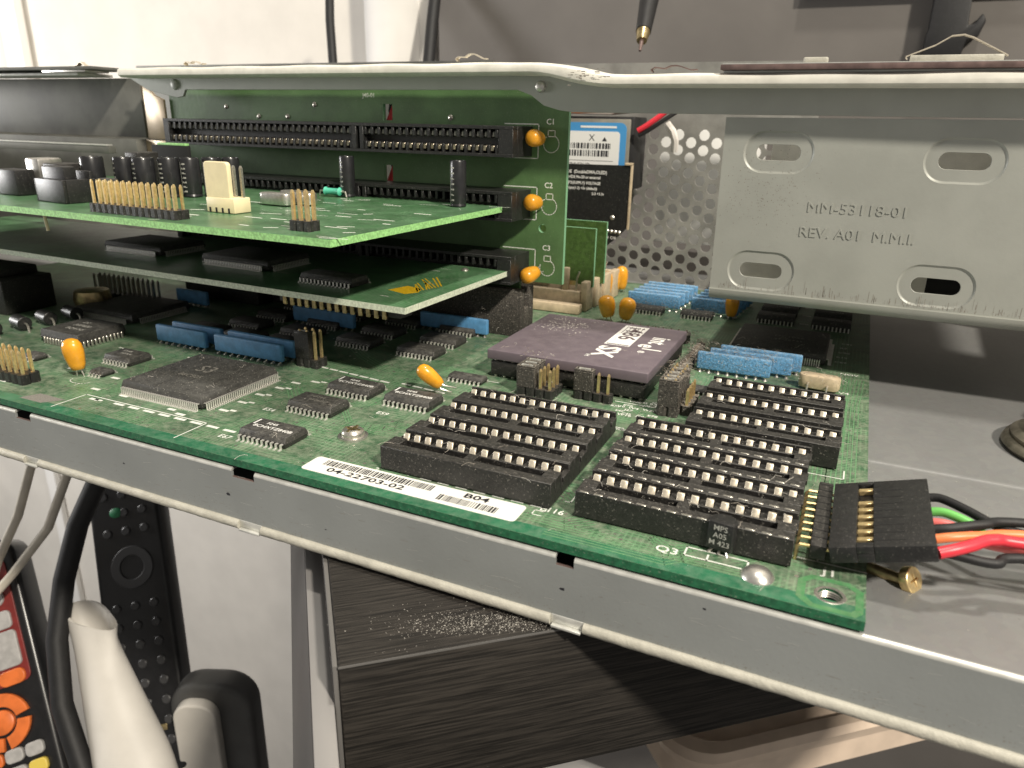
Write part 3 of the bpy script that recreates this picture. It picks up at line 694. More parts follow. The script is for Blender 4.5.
# silkscreen
sk = MB(); Z0 = .05
def slabel(t_, x, y, size, rz=0, wide=1.0): sk.text(t_, size, T((x, y, Z0)) @ Rz(rz), 0, bold=.03, wide=wide)
def sbox(x0, x1, y0, y1, w_=.22): sk.line([(x0, y0), (x1, y0), (x1, y1), (x0, y1), (x0, y0)], w_, Z0)
slabel('E67', -129.0, 9.6, 2.2); slabel('E54', -131.6, 26.2, 2.2); slabel('E53', -127.5, 37.5, 2.2); slabel('E59', -106.5, 36.6, 2.2); slabel('E116', -53.8, 11.6, 2.3)
slabel('Q3', -31.8, 8.1, 2.6, wide=1.15); slabel('J1', -6.4, 12.9, 2.6, wide=1.2); slabel('1', -12.2, 14.4, 2.4); slabel('2', -89.5, 11.2, 2.0)
sk.line([(-27.0, 8.0), (-17.2, 8.0), (-17.2, 10.6), (-27.0, 10.6), (-27.0, 8.0)], .3, Z0); sk.line([(-23.4, 8.0), (-23.4, 9.6)], .3, Z0)
sk.line([(-12.6, 41), (-12.6, 15.6), (0, 15.6)], .25, Z0); sk.line([(-7.2, 15.6), (-7.2, 17.4)], .25, Z0)
sk.line([(-176.5, 4.3), (-176.5, 13.4), (-136.5, 13.4), (-136.5, 4.3)], .32, Z0)
sk.line([(-82, 11.8), (-82, 12.6), (-52.6, 12.6), (-52.6, 10.6), (-54.4, 10.6), (-54.4, 9.0), (-52.6, 9.0)], .22, Z0)
for k in range(7): sk.line([(-79 + 3.9*k, 11.9), (-77 + 3.9*k, 11.9)], .5, Z0)
for y in (20.0, 29.8, 39.6, 49.4): sk.line([(-50.6, y - 4), (-49.6, y - 4), (-49.6, y + 1.5)], .28, Z0); slabel('E' + str(int(y)), -49.4, y + 4, 1.5)
sk.line([(-11.5, 49.4), (-4.4, 49.4), (-4.4, 53.5)], .25, Z0)
for k in range(9): sk.line([(-165 + 5*k, 12.4), (-162.5 + 5*k, 12.4)], .9, Z0)
for x, y in ((-146, 14.5), (-139, 21), (-139, 27), (-139, 33), (-138, 39), (-137, 44), (-133, 47), (-178, 17), (-181, 25), (-172, 12)):
    sk.line([(x - .9, y), (x + .9, y)], 1.0, Z0)
    if random.random() < .5: sk.line([(x + 1.6, y + .8), (x + 2.6, y + .8)], .8, Z0)
for k in range(26):   # pale component legends around the jumpers and the processor
    x, y = random.uniform(-60, -47), random.uniform(48, 76)
    slabel(random.choice(('E', 'W', 'R', 'C', 'J')) + str(random.randint(2, 99)), x, y, random.uniform(1.3, 1.7))
for k in range(4): slabel(('J14', 'J15', 'W16', 'W4')[k], -57.5 + 1.2*k, 52 + 5.2*k, 1.7)
sk.line([(-98.5, 72), (-98.5, 69), (-90, 69)], .25, Z0); sk.line([(-58, 70.5), (-48, 70.5), (-48, 92)], .3, Z0)
for x0, y0, n_ in ((-147, 58.5, 9), (-112, 56.6, 4)):
    for k in range(n_): sk.line([(x0 + 3.6*k, y0 - .35*k), (x0 + 3.6*k + 2.2, y0 - .35*k - .2)], .8, Z0)
for k in range(5): slabel(('C89', 'R12', 'C90', 'R7', 'C91')[k], -9.6 + .3*k, 133 + 5.5*k, 2.0)
slabel('NOV', -7.6, 121.5, 2.2); slabel('V4', -7.4, 104, 2.4)
for y in (176, 189, 203): sk.line([(-22.4, y), (-20.4, y)], 1.0, Z0)
for k in range(18):
    x, y = random.uniform(-205, -150), random.uniform(8, 55)
    sk.line([(x, y), (x + random.uniform(1, 2.2), y)], random.uniform(.5, 1.0), Z0)
sk.line([(-187 + 3.2*math.cos(a/10*math.pi), 19.6 + 2.0*math.sin(a/10*math.pi)) for a in range(10, 21)], .25, Z0)
put('silkscreen', sk.mesh('silkscreen', 'silk', smooth=False), mb, kind='stuff')
# faint rectangle of a removed label by the pin header
put('glue_mark', MB().add([(-189, 4.6, .022), (-181, 4.6, .022), (-177.5, 8.6, .022), (-187, 8.8, .022)], [(0,1,2,3)]).mesh('glue', 'print_faint', smooth=False), mb)

# barcode sticker
t = put('barcode_label', MB().prism(rrect(-102.9, -56.0, 4.9, 11.0, .9, 4), .01, .09).mesh('label', 'sticker'), mb, label='white label printed with two barcodes')
b = MB(); rr = random.Random(4)
def bars(x0, x1, y0, y1):
    x = x0
    while x < x1:
        w_ = rr.choice((.16, .16, .3, .42)); b.quad(x, x + w_, y0, y1, .15); x += w_ + rr.choice((.16, .2, .32))
Zi = .15
bars(-99.8, -74.6, 8.1, 10.2); bars(-72.4, -60.2, 5.9, 8.0)
b.text('04-22703-02', 2.3, T((-97.6, 6.7, .15)), 0, wide=1.52, bold=.035); b.text('B04', 2.3, T((-68.3, 9.5, .15)), 0, wide=1.45, bold=.05)
put('barcode_print', b.mesh('print', 'ink', smooth=False), t)

# --- component builders
def soic_body(l_, w_, h_):
    b = MB(); mid = .15 + h_*.45; b.frus(0, 0, .12, mid, l_-.5, w_-.5, l_, w_); b.frus(0, 0, mid, h_, l_, w_, l_-.45, w_-1.1); return b
def gull(b, side, s_, pos, w_, body, toe, z, th=.22, pos_axis='x'):
    # one gull wing lead; side +-1, body/toe = half widths
    def bx(a0, a1, z0, z1):
        lo, hi = sorted((side*a0, side*a1))
        if pos_axis == 'x': b.box(pos-w_/2, pos+w_/2, lo, hi, z0, z1)
        else: b.box(lo, hi, pos-w_/2, pos+w_/2, z0, z1)
    k = (toe - body) * .42
    bx(body - .3, body + k, z - th/2, z + th/2); bx(body + k - th*.5, body + k + th*.5, .16, z + th/2); bx(body + k, toe, .03, .03 + th)
def make_soic(n_, l_, w_, toe, h_, parent, x, y, rz=0, lines=(), bodymat='chip_black', pitch=1.27, z=0, ink='print_white', lead='lead_bright', dot=True):
    key_ = ('soic', n_, l_, w_, toe, h_, bodymat)
    bm_ = cached(key_, lambda: soic_body(l_, w_, h_).mesh('chip', bodymat, .1, 1))
    def leads():
        b = MB()
        for k in range(n_):
            for s_ in (-1, 1): gull(b, s_, 0, (k-(n_-1)/2)*pitch, pitch*.36, w_/2, toe/2, h_*.46)
        return b.mesh('leads', lead)
    c = put('chip', bm_, parent, (x, y, z), rz)
    put('leads', cached(key_ + (lead, 'leads'), leads), c, kind='stuff')
    if lines:
        b = MB()
        for i, (t_, sz, dx, dy) in enumerate(lines): b.text(t_, sz, T((dx, dy, h_ + .03)), 0, 'CENTER', bold=.02, wide=1.1)
        if dot: b.line([(-l_/2 + 1.0, .2), (-l_/2 + 1.0, w_/2 - 1.4)], .4, h_ + .03)
        put('lettering', b.mesh('lettering', ink, smooth=False), c)
    return c
def make_qfp(l_, w_, h_, n_, m_, parent, x, y, rz=0, bodymat='chip_dusty', z=0, pitch=.65, lead='lead_bright', lines=(), ink='print_grey', toe=1.5):
    b = MB(); b.frus(0, 0, .4, h_*.52, l_-.5, w_-.5, l_, w_); b.frus(0, 0, h_*.52, h_, l_, w_, l_-.9, w_-.9)
    c = put('chip', b.mesh('chip', bodymat, .12, 1), parent, (x, y, z), rz)
    b = MB()
    for k in range(n_):
        for s_ in (-1, 1): gull(b, s_, 0, (k-(n_-1)/2)*pitch, pitch*.5, w_/2, w_/2 + toe, h_*.5, .16)
    for k in range(m_):
        for s_ in (-1, 1): gull(b, s_, 0, (k-(m_-1)/2)*pitch, pitch*.5, l_/2, l_/2 + toe, h_*.5, .16, 'y')
    put('leads', b.mesh('leads', lead), c, kind='stuff')
    if lines:
        b = MB()
        for t_, sz, dx, dy in lines: b.text(t_, sz, T((dx, dy, h_ + .03)), 0, 'CENTER', bold=.03)
        put('lettering', b.mesh('lettering', ink, smooth=False), c)
    return c
def make_plcc(l_, w_, h_, n_, m_, parent, x, y, lines=()):
    b = MB(); b.frus(0, 0, .8, h_*.5, l_-.8, w_-.8, l_, w_); b.frus(0, 0, h_*.5, h_, l_, w_, l_-.8, w_-.8)
    c = put('chip', b.mesh('chip', 'chip_black', .15, 1), parent, (x, y, 0))
    b = MB()
    for k in range(n_):
        for s_ in (-1, 1):
            p = (k-(n_-1)/2)*1.27; lo, hi = sorted((s_*(w_/2-.2), s_*(w_/2+.35))); b.box(p-.33, p+.33, lo, hi, .05, h_*.5)
    for k in range(m_):
        for s_ in (-1, 1):
            p = (k-(m_-1)/2)*1.27; lo, hi = sorted((s_*(l_/2-.2), s_*(l_/2+.35))); b.box(lo, hi, p-.33, p+.33, .05, h_*.5)
    put('leads', b.mesh('leads', 'tin', .1, 1), c, kind='stuff')
    b = MB()
    for t_, sz, dx, dy in lines: b.text(t_, sz, T((dx, dy, h_ + .03)), 0, 'CENTER', bold=.03)
    put('lettering', b.mesh('lettering', 'print_grey', smooth=False), c)
def teardrop(r_, h_, flat=1.0):
    prof = [(.25, -.1)] + [(r_*(math.sin(math.pi*t_**.85)**.72)*(.62 + .38*t_), h_*t_) for t_ in [k/12 for k in range(1, 12)]] + [(.15, h_)]
    return MB().lathe(prof, 18, X=Matrix.Scale(flat, 4, (0, 1, 0)))
def capsule(r_, h_, flat=1.0):
    prof = [(.3, 0), (r_*.62, .25), (r_*.8, h_*.18), (r_*.93, h_*.4), (r_, h_*.62), (r_*.93, h_*.8), (r_*.7, h_*.93), (r_*.3, h_*.995), (.05, h_)]
    return MB().lathe(prof, 20, X=Matrix.Scale(flat, 4, (0, 1, 0)))
def make_tantalum(parent, loc, rot, r_, h_, lead=1.6, flat=.82, name='tantalum_capacitor', foot=None):
    me = cached(('tant', r_, h_, flat), lambda: capsule(r_, h_, flat).mesh('capacitor', 'tantalum', ang=80))
    c = put(name, me, parent, loc, rot=rot)
    b = MB()
    for s_ in (-1, 1): b.tube([(s_*.5, 0, .5), (s_*.75, 0, -.3), (s_*1.0, 0, -lead)] if foot is None else [(s_*.5, 0, .5), (s_*.7, 0, -.6)] + [tuple(Vector(foot) + Vector((s_*.9, 0, 0)))], .22, 6)
    put('lead', b.mesh('lead', 'tin'), c)
    return c
def make_sip(n_, parent, x, y, m_='sip_blue', hgt=5.0, rz=0):
    l_ = n_*2.54 - .4
    def body():
        b = MB(); b.box(-l_/2, l_/2, -.8, .8, .9, .9 + hgt); return b.mesh('network', m_, .45, 3)
    c = put('resistor_network', cached(('sip', n_, m_, hgt), body), parent, (x, y, 0), rz)
    b = cached(('sipl', n_), lambda: _sip_leads(n_)); put('leads', b, c, kind='stuff')
def _sip_leads(n_):
    b = MB()
    for k in range(n_):
        p = (k-(n_-1)/2)*2.54; b.box(p-.25, p+.25, -.2, .2, 0, 1.2); b.lathe([(.75, .02), (.45, .3), (.3, .5)], 8, X=T((p, -.4, 0)))
    return b.mesh('leads', 'tin')
pin_me = {}
def pin_mesh(h_, m_='gold', r_=.32):
    def mk():
        b = MB(); b.box(-r_, r_, -r_, r_, 0, h_ - .6); b.frus(0, 0, h_ - .6, h_, 2*r_, 2*r_, r_, r_); return b.mesh('pin', m_)
    return cached(('pin', h_, m_, r_), mk)
def make_header(parent, x, y, nx, ny, pitch=2.54, base=2.4, h_=8.5, z=0, rz=0, basem='black_plastic', skip=(), r_=.32, pinm='gold'):
    def mk():
        b = MB()
        for i in range(nx):
            for j in range(ny):
                cx, cy, q_ = i*pitch, j*pitch, pitch/2 - .02; c_ = .22*pitch
                b.prism([(cx-q_+c_, cy-q_), (cx+q_-c_, cy-q_), (cx+q_, cy-q_+c_), (cx+q_, cy+q_-c_), (cx+q_-c_, cy+q_), (cx-q_+c_, cy+q_), (cx-q_, cy+q_-c_), (cx-q_, cy-q_+c_)], .05, base)
        return b.mesh('header', basem)
    c = put('pin_header', cached(('hdr', nx, ny, pitch, base, basem), mk), parent, (x, y, z), rz)
    for i in range(nx):
        for j in range(ny):
            if (i, j) in skip: continue
            put('pin', pin_mesh(h_, pinm, r_), c, (i*pitch, j*pitch, .02))
    return c

# --- memory sockets: open frame, two long windows, a row of contacts along the far rail
def socket_mesh(n_):
    L_ = n_*2.54; H = 5.2; b = MB()
    x0, x1 = -1.27 - .35, (n_-1)*2.54 + 1.27 + .35; y0, y1 = -1.45, 8.35      # far contact row at y=6.6, near row at y=0.3
    yf, yn = 3.95, .95
    b.box(x0, x1, y0, yn, 0.35, H); b.box(x0, x1, yf, 4.35, .35, H - .5); b.box(x0, x1, 4.35, y1 - .55, .35, H - 2.2); b.box(x0, x1, y1 - .55, y1, .35, H)
    b.box(x0, x0 + 2.9, yn + .002, yf - .002, .35, H); b.box(x1 - 2.9, x1, yn + .002, yf - .002, .35, H)
    mid = (x0 + x1) / 2; b.box(mid - 1.1, mid + 1.1, yn + .002, yf - .002, .35, H - .25)
    for k in range(n_ + 1):                                                    # teeth between the contacts
        c_ = -1.27 + k*2.54; b.box(c_ - .60, c_ + .60, 4.32, y1 - .57, H - 2.22, H - 1.15)
    b.box(x0 + .5, x1 - .5, yn - .3, yf + .2, .05, .9, 1)
    return b.mesh('socket', ['black_plastic', 'cavity'], .09, 1)
cont = MB(); cont.add([(-.64, 5.0, 3.1), (.64, 5.0, 3.1), (.64, 5.75, 5.3), (-.64, 5.75, 5.3), (-.64, 5.4, 3.1), (.64, 5.4, 3.1), (.64, 6.25, 5.34), (-.64, 6.25, 5.34)],
         [(0,1,2,3), (3,2,6,7), (1,5,6,2), (0,3,7,4), (4,7,6,5)])
cont_me = cont.mesh('contact', 'contact_tin', .08, 1)
cont2 = MB(); cont2.box(-.8, .8, -1.36, -.9, 5.12, 5.26); cont2_me = cont2.mesh('contact', 'tin', .04, 1)
def bank(x, ys, n_, near):
    for y in ys:
        s_ = put('memory_socket', cached(('sock', n_), lambda: socket_mesh(n_)), mb, (x, y - 6.6, 0))
        for k in range(n_):
            put('contact', cont_me, s_, (k*2.54 + random.uniform(-.06, .06), random.uniform(-.05, .05), random.uniform(-.06, .04)))
            if near: put('near_contact', cont2_me, s_, (k*2.54, random.uniform(-.05, .05), 0))
bank(-45.68, [19.47 + 9.82*k for k in range(4)], 14, True)
bank(-86.60, [19.72 + 9.82*k for k in range(4)], 14, False)
bank(-35.49, [61.0 + 12.13*k for k in range(3)], 12, False)

# --- chips on the motherboard
TX = lambda p1, p2: ((p1, 1.35, -1.2, 1.3), (p2, 1.6, .4, -.6))
make_soic(10, 12.8, 7.5, 10.3, 2.5, mb, -117.5, 13.9, lines=TX('F245', '8CHXTZ840B'))
make_soic(10, 12.8, 7.5, 10.3, 2.5, mb, -119.8, 31.9, lines=TX('74F244', '9306BD'), ink='print_faint', dot=False)
make_soic(10, 12.8, 7.5, 10.3, 2.5, mb, -119.0, 45.8, lines=TX('F245', '8CHXTZ840B'))
make_soic(10, 12.8, 7.5, 10.3, 2.5, mb, -101.8, 45.6, lines=TX('F245', '8CHXTZ840B'))
make_soic(8, 10.2, 4.0, 6.2, 1.8, mb, -98.0, 66.6, lines=(('F258', 1.2, 0, 0),), ink='print_faint', dot=False)
for j, y in enumerate((81.2, 94.2, 108.0)):
    for i, x in enumerate((-121.4, -143.5, -165.5, -187.0)):
        make_soic(10, 12.8, 7.5, 10.3, 2.5, mb, x - (j == 2)*1.2*(i == 0), y, lines=(('F244', 1.3, 0, 0),) if i < 2 else (), ink='print_faint', dot=False)
for x in (-162, -178, -193): make_soic(10, 12.8, 7.5, 10.3, 2.5, mb, x, 69, lines=(('F373', 1.3, 0, 0),), ink='print_faint', dot=False)
make_soic(8, 10.2, 7.5, 10.0, 2.4, mb, -190.4, 36.6, lines=TX('27.8B', 'HW4'), ink='print_grey', dot=False)
make_soic(4, 5.0, 4.0, 6.0, 1.6, mb, -186.4, 25.4, ink='print_faint'); make_soic(4, 5.0, 4.0, 6.0, 1.8, mb, -214.4, 26.0)
make_qfp(27.0, 26.0, 3.4, 40, 38, mb, -156.6, 31.3, lines=(('S3', 6.0, -1.0, 2.8), ('86C805', 2.4, -1, -2.6)), ink='print_faint')
make_plcc(17.0, 16.2, 4.3, 11, 11, mb, -220.3, 45.4, (('D2', 2.2, -2, 3.0), ('30F400', 2.4, 0, 0), ('BQ4-NS', 2.2, 1, -3.2)))
make_qfp(27.5, 27.5, 3.4, 38, 38, mb, -25.6, 140.5, lines=(('DC1056', 2.6, 2, 2), ('21-36731', 2.2, 2, -2)), ink='print_faint')
make_qfp(28, 24, 3.2, 36, 30, mb, -236, 76, lines=())
for y in (174.2, 187.2, 202):
    for x in (-30.8, -12.5):
        make_soic(10, 12.8, 7.5, 8.6, 3.0, mb, x, y, bodymat='chip_dusty', lines=(('44C256', 1.4, 1, 0),), ink='print_grey', dot=False)
make_soic(9, 11.4, 5.5, 7.6, 2.6, mb, -75.0, 165.5, bodymat='chip_dusty'); make_soic(9, 11.4, 5.5, 7.6, 2.6, mb, -57.2, 166.0, bodymat='chip_dusty')
make_soic(6, 8.0, 3.9, 6.0, 1.8, mb, -42.0, 86.5, bodymat='chip_dusty')
# blue resistor networks
for n_, x, y in ((8, -188.3, 54.0), (10, -162.4, 54.2), (8, -186.6, 58.6), (10, -161.6, 58.8), (6, -225.8, 93), (10, -166, 92.5), (10, -124.6, 106.8)): make_sip(n_, mb, x, y)
for n_, x, y in ((8, -35.0, 105.2), (9, -31.2, 110.0), (9, -29.0, 114.6)): make_sip(n_, mb, x, y, 'sip_blue_dusty')
for k in range(5):
    make_sip(8, mb, -75.0 + .5*k, 172.6 + 5.4*k, 'sip_blue_dusty'); make_sip(7, mb, -52.4 + .5*k, 173.6 + 5.4*k, 'sip_blue_dusty')
# tantalum capacitors
E3 = lambda x, y, z: (R(x), R(y), R(z))
make_tantalum(mb, (-191.0, 22.2, 1.6), E3(0, -7, 20), 2.75, 8.6, 2.0)
make_tantalum(mb, (-99.2, 54.6, 2.2), E3(12, -47, 10), 2.1, 7.6, 2.4, flat=.9, foot=(1.6, -.3, -3.0))
make_tantalum(mb, (-84.3, 146, 1.5), E3(0, -10, 10), 3.0, 7.8); make_tantalum(mb, (-78.4, 146, 1.5), E3(0, 10, -10), 3.0, 7.8)
for k in range(4): make_tantalum(mb, (-97.6 + 1.1*k, 172.5 + 7.4*k, 1.2), E3(0, 3 - 2*k, 30), 2.7, 9.6)
make_tantalum(mb, (-46.0, 170.5, 1.0), E3(180 - 180, 0, 20), 2.5, 8.4)
# pin headers
make_header(mb, -230.0, 11.4, 14, 2, h_=8.8, base=2.6, basem='black_clean')
make_header(mb, -145.5, 56.6, 3, 2, h_=10.5, base=2.4)
make_header(mb, -81.2, 64.6, 4, 3, h_=7.4, base=2.2)
make_header(mb, -67.2, 68.6, 4, 1, h_=7.4, base=2.2)
make_header(mb, -45.4, 67.2, 2, 6, h_=9.4, base=2.4, basem='black_dusty'); make_header(mb, -40.2, 69.8, 1, 4, h_=6.6, base=2.4, basem='black_dusty')
make_header(mb, -72, 131.5, 8, 2, h_=3.6, base=2.8, basem='black_dusty', pinm='dust_brown')
make_header(mb, -47.6, 96, 1, 12, h_=3.4, base=2.8, basem='black_dusty', pinm='dust_brown')
make_header(mb, -268, 86, 13, 2, h_=9.0, base=2.6, pinm='tin')
# transistor
q3 = put('transistor', MB().prism([(2.3*math.cos(R(a)), 2.3*math.sin(R(a))) for a in range(-30, 211, 20)], .9, 5.9).mesh('transistor', 'black_clean', .15), mb, (-21.9, 11.4, 0), -8, label='small black transistor with printed face')
b = MB()
for k in (-1, 0, 1): b.tube([(k*.7, .2, 1.2), (k*1.1, -.1, .7), (k*1.7, -1.0, .0)], .24, 6)
put('leg', b.mesh('leg', 'tin'), q3)
b = MB()
for k, t_ in enumerate(('MPS', 'A05', 'M 423')): b.text(t_, 1.35, FACE(-1.17, 0, 4.9 - 1.35*k), 0, 'CENTER', bold=.01)
put('lettering', b.mesh('lettering', 'print_grey', smooth=False), q3)
# crystal can lying down
c = put('crystal', MB().prism(rrect(-5.2, 5.2, -2.1, 2.1, 2.0, 6), 0, 3.6).mesh('can', 'beige_plastic', .5), mb, (-12.4, 104.0, .6), -6)
put('leg', MB().tube([(-2.4, -2.0, 1.5), (-2.4, -3.4, 1.3), (-2.4, -3.8, -.6)], .28, 6).tube([(2.4, -2.0, 1.5), (2.4, -3.4, 1.3), (2.4, -3.8, -.6)], .28, 6).mesh('leg', 'tin'), c)
# axial parts at the far left
ax_me = MB().tube([(-3.4, 0, 0), (-3.2, 0, 0), (3.2, 0, 0), (3.4, 0, 0)], [1.9, 2.15, 2.15, 1.9], 18).mesh('inductor', 'black_clean')
al_me = MB().tube([(3.2, 0, 0), (4.4, 0, .1), (5.2, 0, -.5), (5.5, 0, -2.6)], .36, 8).tube([(-3.2, 0, 0), (-4.4, 0, .1), (-5.2, 0, -.5), (-5.5, 0, -2.6)], .36, 8).mesh('lead', 'tin')
for x, y in ((-249.5, 35.5), (-247.5, 43.6), (-246.5, 51.4), (-245.0, 59.5)):
    o = put('inductor', ax_me, mb, (x, y, 2.5), -12); put('lead', al_me, o)
# left rear block of connectors and cans, deep in the shade of the cards
put('connector_block', MB().box(-345, -268, 52, 70, 0, 12).box(-345, -272, 54, 68, 12, 15).mesh('block', 'black_plastic', .6), mb)
o = put('coil', MB().lathe([(2, 0), (5.6, .6), (6.2, 3.5), (5.6, 6.4), (2, 7)], 20, X=T((-254, 74, 0))).mesh('coil', 'brass_dull', ang=60), mb)
put('connector_block', MB().box(-238, -205, 104, 112, 0, 9).mesh('block', 'black_plastic', .5), mb)
# riser connector and memory module sockets
o = put('riser_connector', MB().box(-250, -103, 111.6, 114.6, 0, 15.5).box(-250, -103, 118.4, 122, 0, 15.5).box(-250, -103, 114.6, 118.4, 0, 9).mesh('connector', 'black_dusty', .3), mb)
def module_socket(y, x1, name='module_socket'):
    b = MB(); b.box(-250, x1 - 2.6, y, y + 2.6, .2, 7.2); b.box(-250, x1 - 2.6, y + 3.8, y + 7.2, .2, 9.4); b.box(-250, x1 - 2.6, y + 2.6, y + 3.8, .2, 4.5)
    b.box(x1 - 2.5, x1, y - .2, y + 7.4, .2, 11.0); b.box(x1 - 10.5, x1 - 8.0, y + 1.0, y + 3.2, 7.2, 15.5); b.box(x1 - 10.5, x1 - 2.6, y + 4.2, y + 6.4, 9.4, 10.6)
    put(name, b.mesh('socket', 'beige_plastic', .35, 2), mb)
    put('latch', MB().tube([(x1 - 4.8, y + 1.6, 7), (x1 - 4.6, y + 1.4, 12), (x1 - 3.6, y + 1.0, 14.5)], .4, 6).mesh('latch', 'tin'), mb)
for k in range(4): module_socket(154.6 + 8.6*k, -95.6 + .7*k)
b = MB(); b.box(-250, -96.5, 148.6, 152.6, .2, 3.4); put('socket_base', b.mesh('base', 'beige_plastic', .3), mb)

# right-angle header at the board edge
o = put('pin_header', MB().box(-8.7, -6.3, 13.4, 37.6, 1.6, 4.1).mesh('header', 'black_plastic', .2), mb)
gp = MB(); gp.tube([(-10.6, 0, 0), (-10.6, 0, 2.4), (-10.2, 0, 2.85), (-9.0, 0, 2.9), (-6.0, 0, 2.9), (0, 0, 4.6)], .3, 6); gp_me = gp.mesh('pin', 'gold')
for k in range(9): put('pin', gp_me, o, (0, 14.9 + 2.54*k + random.uniform(-.08, .08), 0))
b = MB()
for k in range(9): b.box(-8.72, -6.28, 16.0 + 2.54*k, 16.35 + 2.54*k, 1.55, 4.12)
put('groove', b.mesh('groove', 'cavity'), o)

# ------------------------------------------------------------------ things standing on the motherboard
t = thing('processor', 'purple grey ceramic processor with white printed logo in its socket', 'processor', (-72.9, 94.4, 0))
b = MB(); b.box(-22.2, 22.2, -22.2, 22.2, 5.2, 8.0); put('package', b.mesh('package', 'ceramic', .35, 3), t)
b = MB(); b.box(-21.4, 21.4, -21.4, 21.4, .7, 4.6); put('socket', b.mesh('socket', 'black_plastic', .2), t)
b = MB()
for i in range(17):
    for p in (-20.3, 20.3):
        q_ = (i-8)*2.54; b.cyl((q_, p, 0), (q_, p, 5.3), .5, n=8); b.cyl((p, q_, 0), (p, q_, 5.3), .5, n=8)
put('pins', b.mesh('pins', 'tin'), t, kind='stuff')
LT = lambda x, y: T((x, y, 8.015)) @ Rz(-90)     # lettering reads towards the lens with its top to the right
b = MB()
b.text('int', 7.4, LT(17.4, 11.0), 0, bold=.16, wide=.92); b.text('e', 7.4, LT(15.6, 2.5), 0, bold=.18, wide=.92); b.text('l', 7.4, LT(17.4, -1.3), 0, bold=.16, wide=.92)
b.text('\u00ae', 2.6, LT(15.4, -4.2), 0, bold=.06)
bx0, bx1, by0, by1 = 4.2, 11.4, -2.2, 19.8
b.quad(bx0, bx0 + .55, by0, by1, 8.015); b.quad(bx1 - .3, bx1, by0, by1, 8.015); b.quad(bx0, bx1, by1 - .5, by1, 8.0152); b.quad(bx0, bx1, by0, by0 + .4, 8.0152)
b.quad(bx0 + .56, bx1 - .31, by0 + 1.2, by1 - .51, 8.0154)
bd = MB().text('i486', 7.2, T((8.1, 18.4, 8.03)) @ Rz(-90), 0, bold=.12, wide=1.16)
for k in range(5): bd.quad(5.2 + 1.2*k, 5.4 + 1.2*k, 10.5, by1 - .9, 8.029)
put('type_number', bd.mesh('type', 'ceramic_side', smooth=False), t)
b.text('SX', 8.4, LT(6.8, -4.0), 0, bold=.30, wide=1.0); b.text('TM', 1.7, LT(3.6, -13.2), 0, bold=.05)
put('printed_logo', b.mesh('logo', 'print_white', smooth=False), t, label='white processor maker logo and type name')
b = MB(); rr = random.Random(5)
for k in range(170):
    x, y = rr.gauss(-13, 4.2), rr.gauss(11, 4.2)
    if abs(x) > 21 or abs(y) > 21: continue
    r_ = rr.uniform(.08, .32); n_ = 5; b.add([(x + r_*rr.uniform(.5, 1.6)*math.cos(a*1.2566), y + r_*rr.uniform(.5, 1.6)*math.sin(a*1.2566), 8.012) for a in range(5)], [tuple(range(5))])
put('smudge', b.mesh('smudge', 'dust_pale', smooth=False), t, kind='stuff')

# jumper caps: hollow black blocks with a bright spring clip showing at the top
def jumper(x, y, z, lab, rz=0, m_='black_dusty', h_=5.7, size=(4.9, 2.3)):
    t = thing('jumper_cap', lab, 'jumper', (x, y, z), Rz(rz), group='black jumper caps on the pin headers')
    l_, d_ = size
    def mk():
        b = MB(); b.box(-l_/2, l_/2, -d_/2, d_/2, 0, h_ - .5); b.box(-l_/2, l_/2, -d_/2, -d_/2 + .55, h_ - .5, h_); b.box(-l_/2, l_/2, d_/2 - .55, d_/2, h_ - .5, h_)
        b.box(-l_/2, -l_/2 + .55, -d_/2 + .55, d_/2 - .55, h_ - .5, h_); b.box(l_/2 - .55, l_/2, -d_/2 + .55, d_/2 - .55, h_ - .5, h_); return b.mesh('cap', m_, .12, 1)
    put('body', cached(('jmp', m_, h_, size), mk), t)
    put('clip', cached(('jclip',), lambda: MB().box(-1.5, 1.5, .1, .4, 0, .5).box(-1.5, -1.2, -.5, .1, 0, .5).mesh('clip', 'bright_edge', .05)), t, (0, 0, h_ - .42))
for k, lab in enumerate(('nearest of three jumper caps beside the bare gold pins', 'middle of three jumper caps beside the bare gold pins', 'farthest of three jumper caps beside the bare gold pins')):
    jumper(-79.9, 64.6 + 2.54*k, 2.25, lab)
jumper(-65.9, 68.6, 2.25, 'lone jumper cap in front of the processor, two gold pins beside it')
for k, lab in enumerate(('dusty jumper cap nearest the viewer in the tall stack beside the processor corner', 'second dusty jumper cap in the tall stack beside the processor corner', 'third dusty jumper cap in the tall stack beside the processor corner')):
    jumper(-44.1, 67.2 + 2.54*k, 2.45, lab, m_='black_dusty', h_=6.8)
jumper(-44.1, 74.82, 2.45, 'fourth dusty jumper cap in the tall stack beside the processor corner', h_=6.2)
jumper(-44.1, 77.36, 2.45, 'rearmost dusty jumper cap in the tall stack beside the processor corner', h_=6.4)
jumper(-144.2, 56.6, 2.45, 'shaded jumper cap beside the blue resistor networks', m_='black_plastic', h_=7.8)
# mounting screw
t = thing('mounting_screw', 'silver mounting screw on the green board above the barcode label', 'screw', (-102.7, 22.2, 0))
put('washer', MB().lathe([(3.3, .02), (3.3, .5), (3.0, .6), (1.5, .6)], 28).mesh('washer', 'aluminium'), t)
b = MB(); b.lathe([(2.5, .6), (2.55, 1.2), (2.2, 1.8), (1.5, 2.1), (1.25, 2.12), (1.0, 1.2), (.2, 1.1)], 24); put('head', b.mesh('head', 'tin', ang=45), t)
b = MB(); b.box(-1.9, 1.9, -.3, .3, 1.85, 2.14); b.box(-.3, .3, -1.9, 1.9, 1.86, 2.15); put('cross_recess', b.mesh('recess', 'brass_dull'), t)

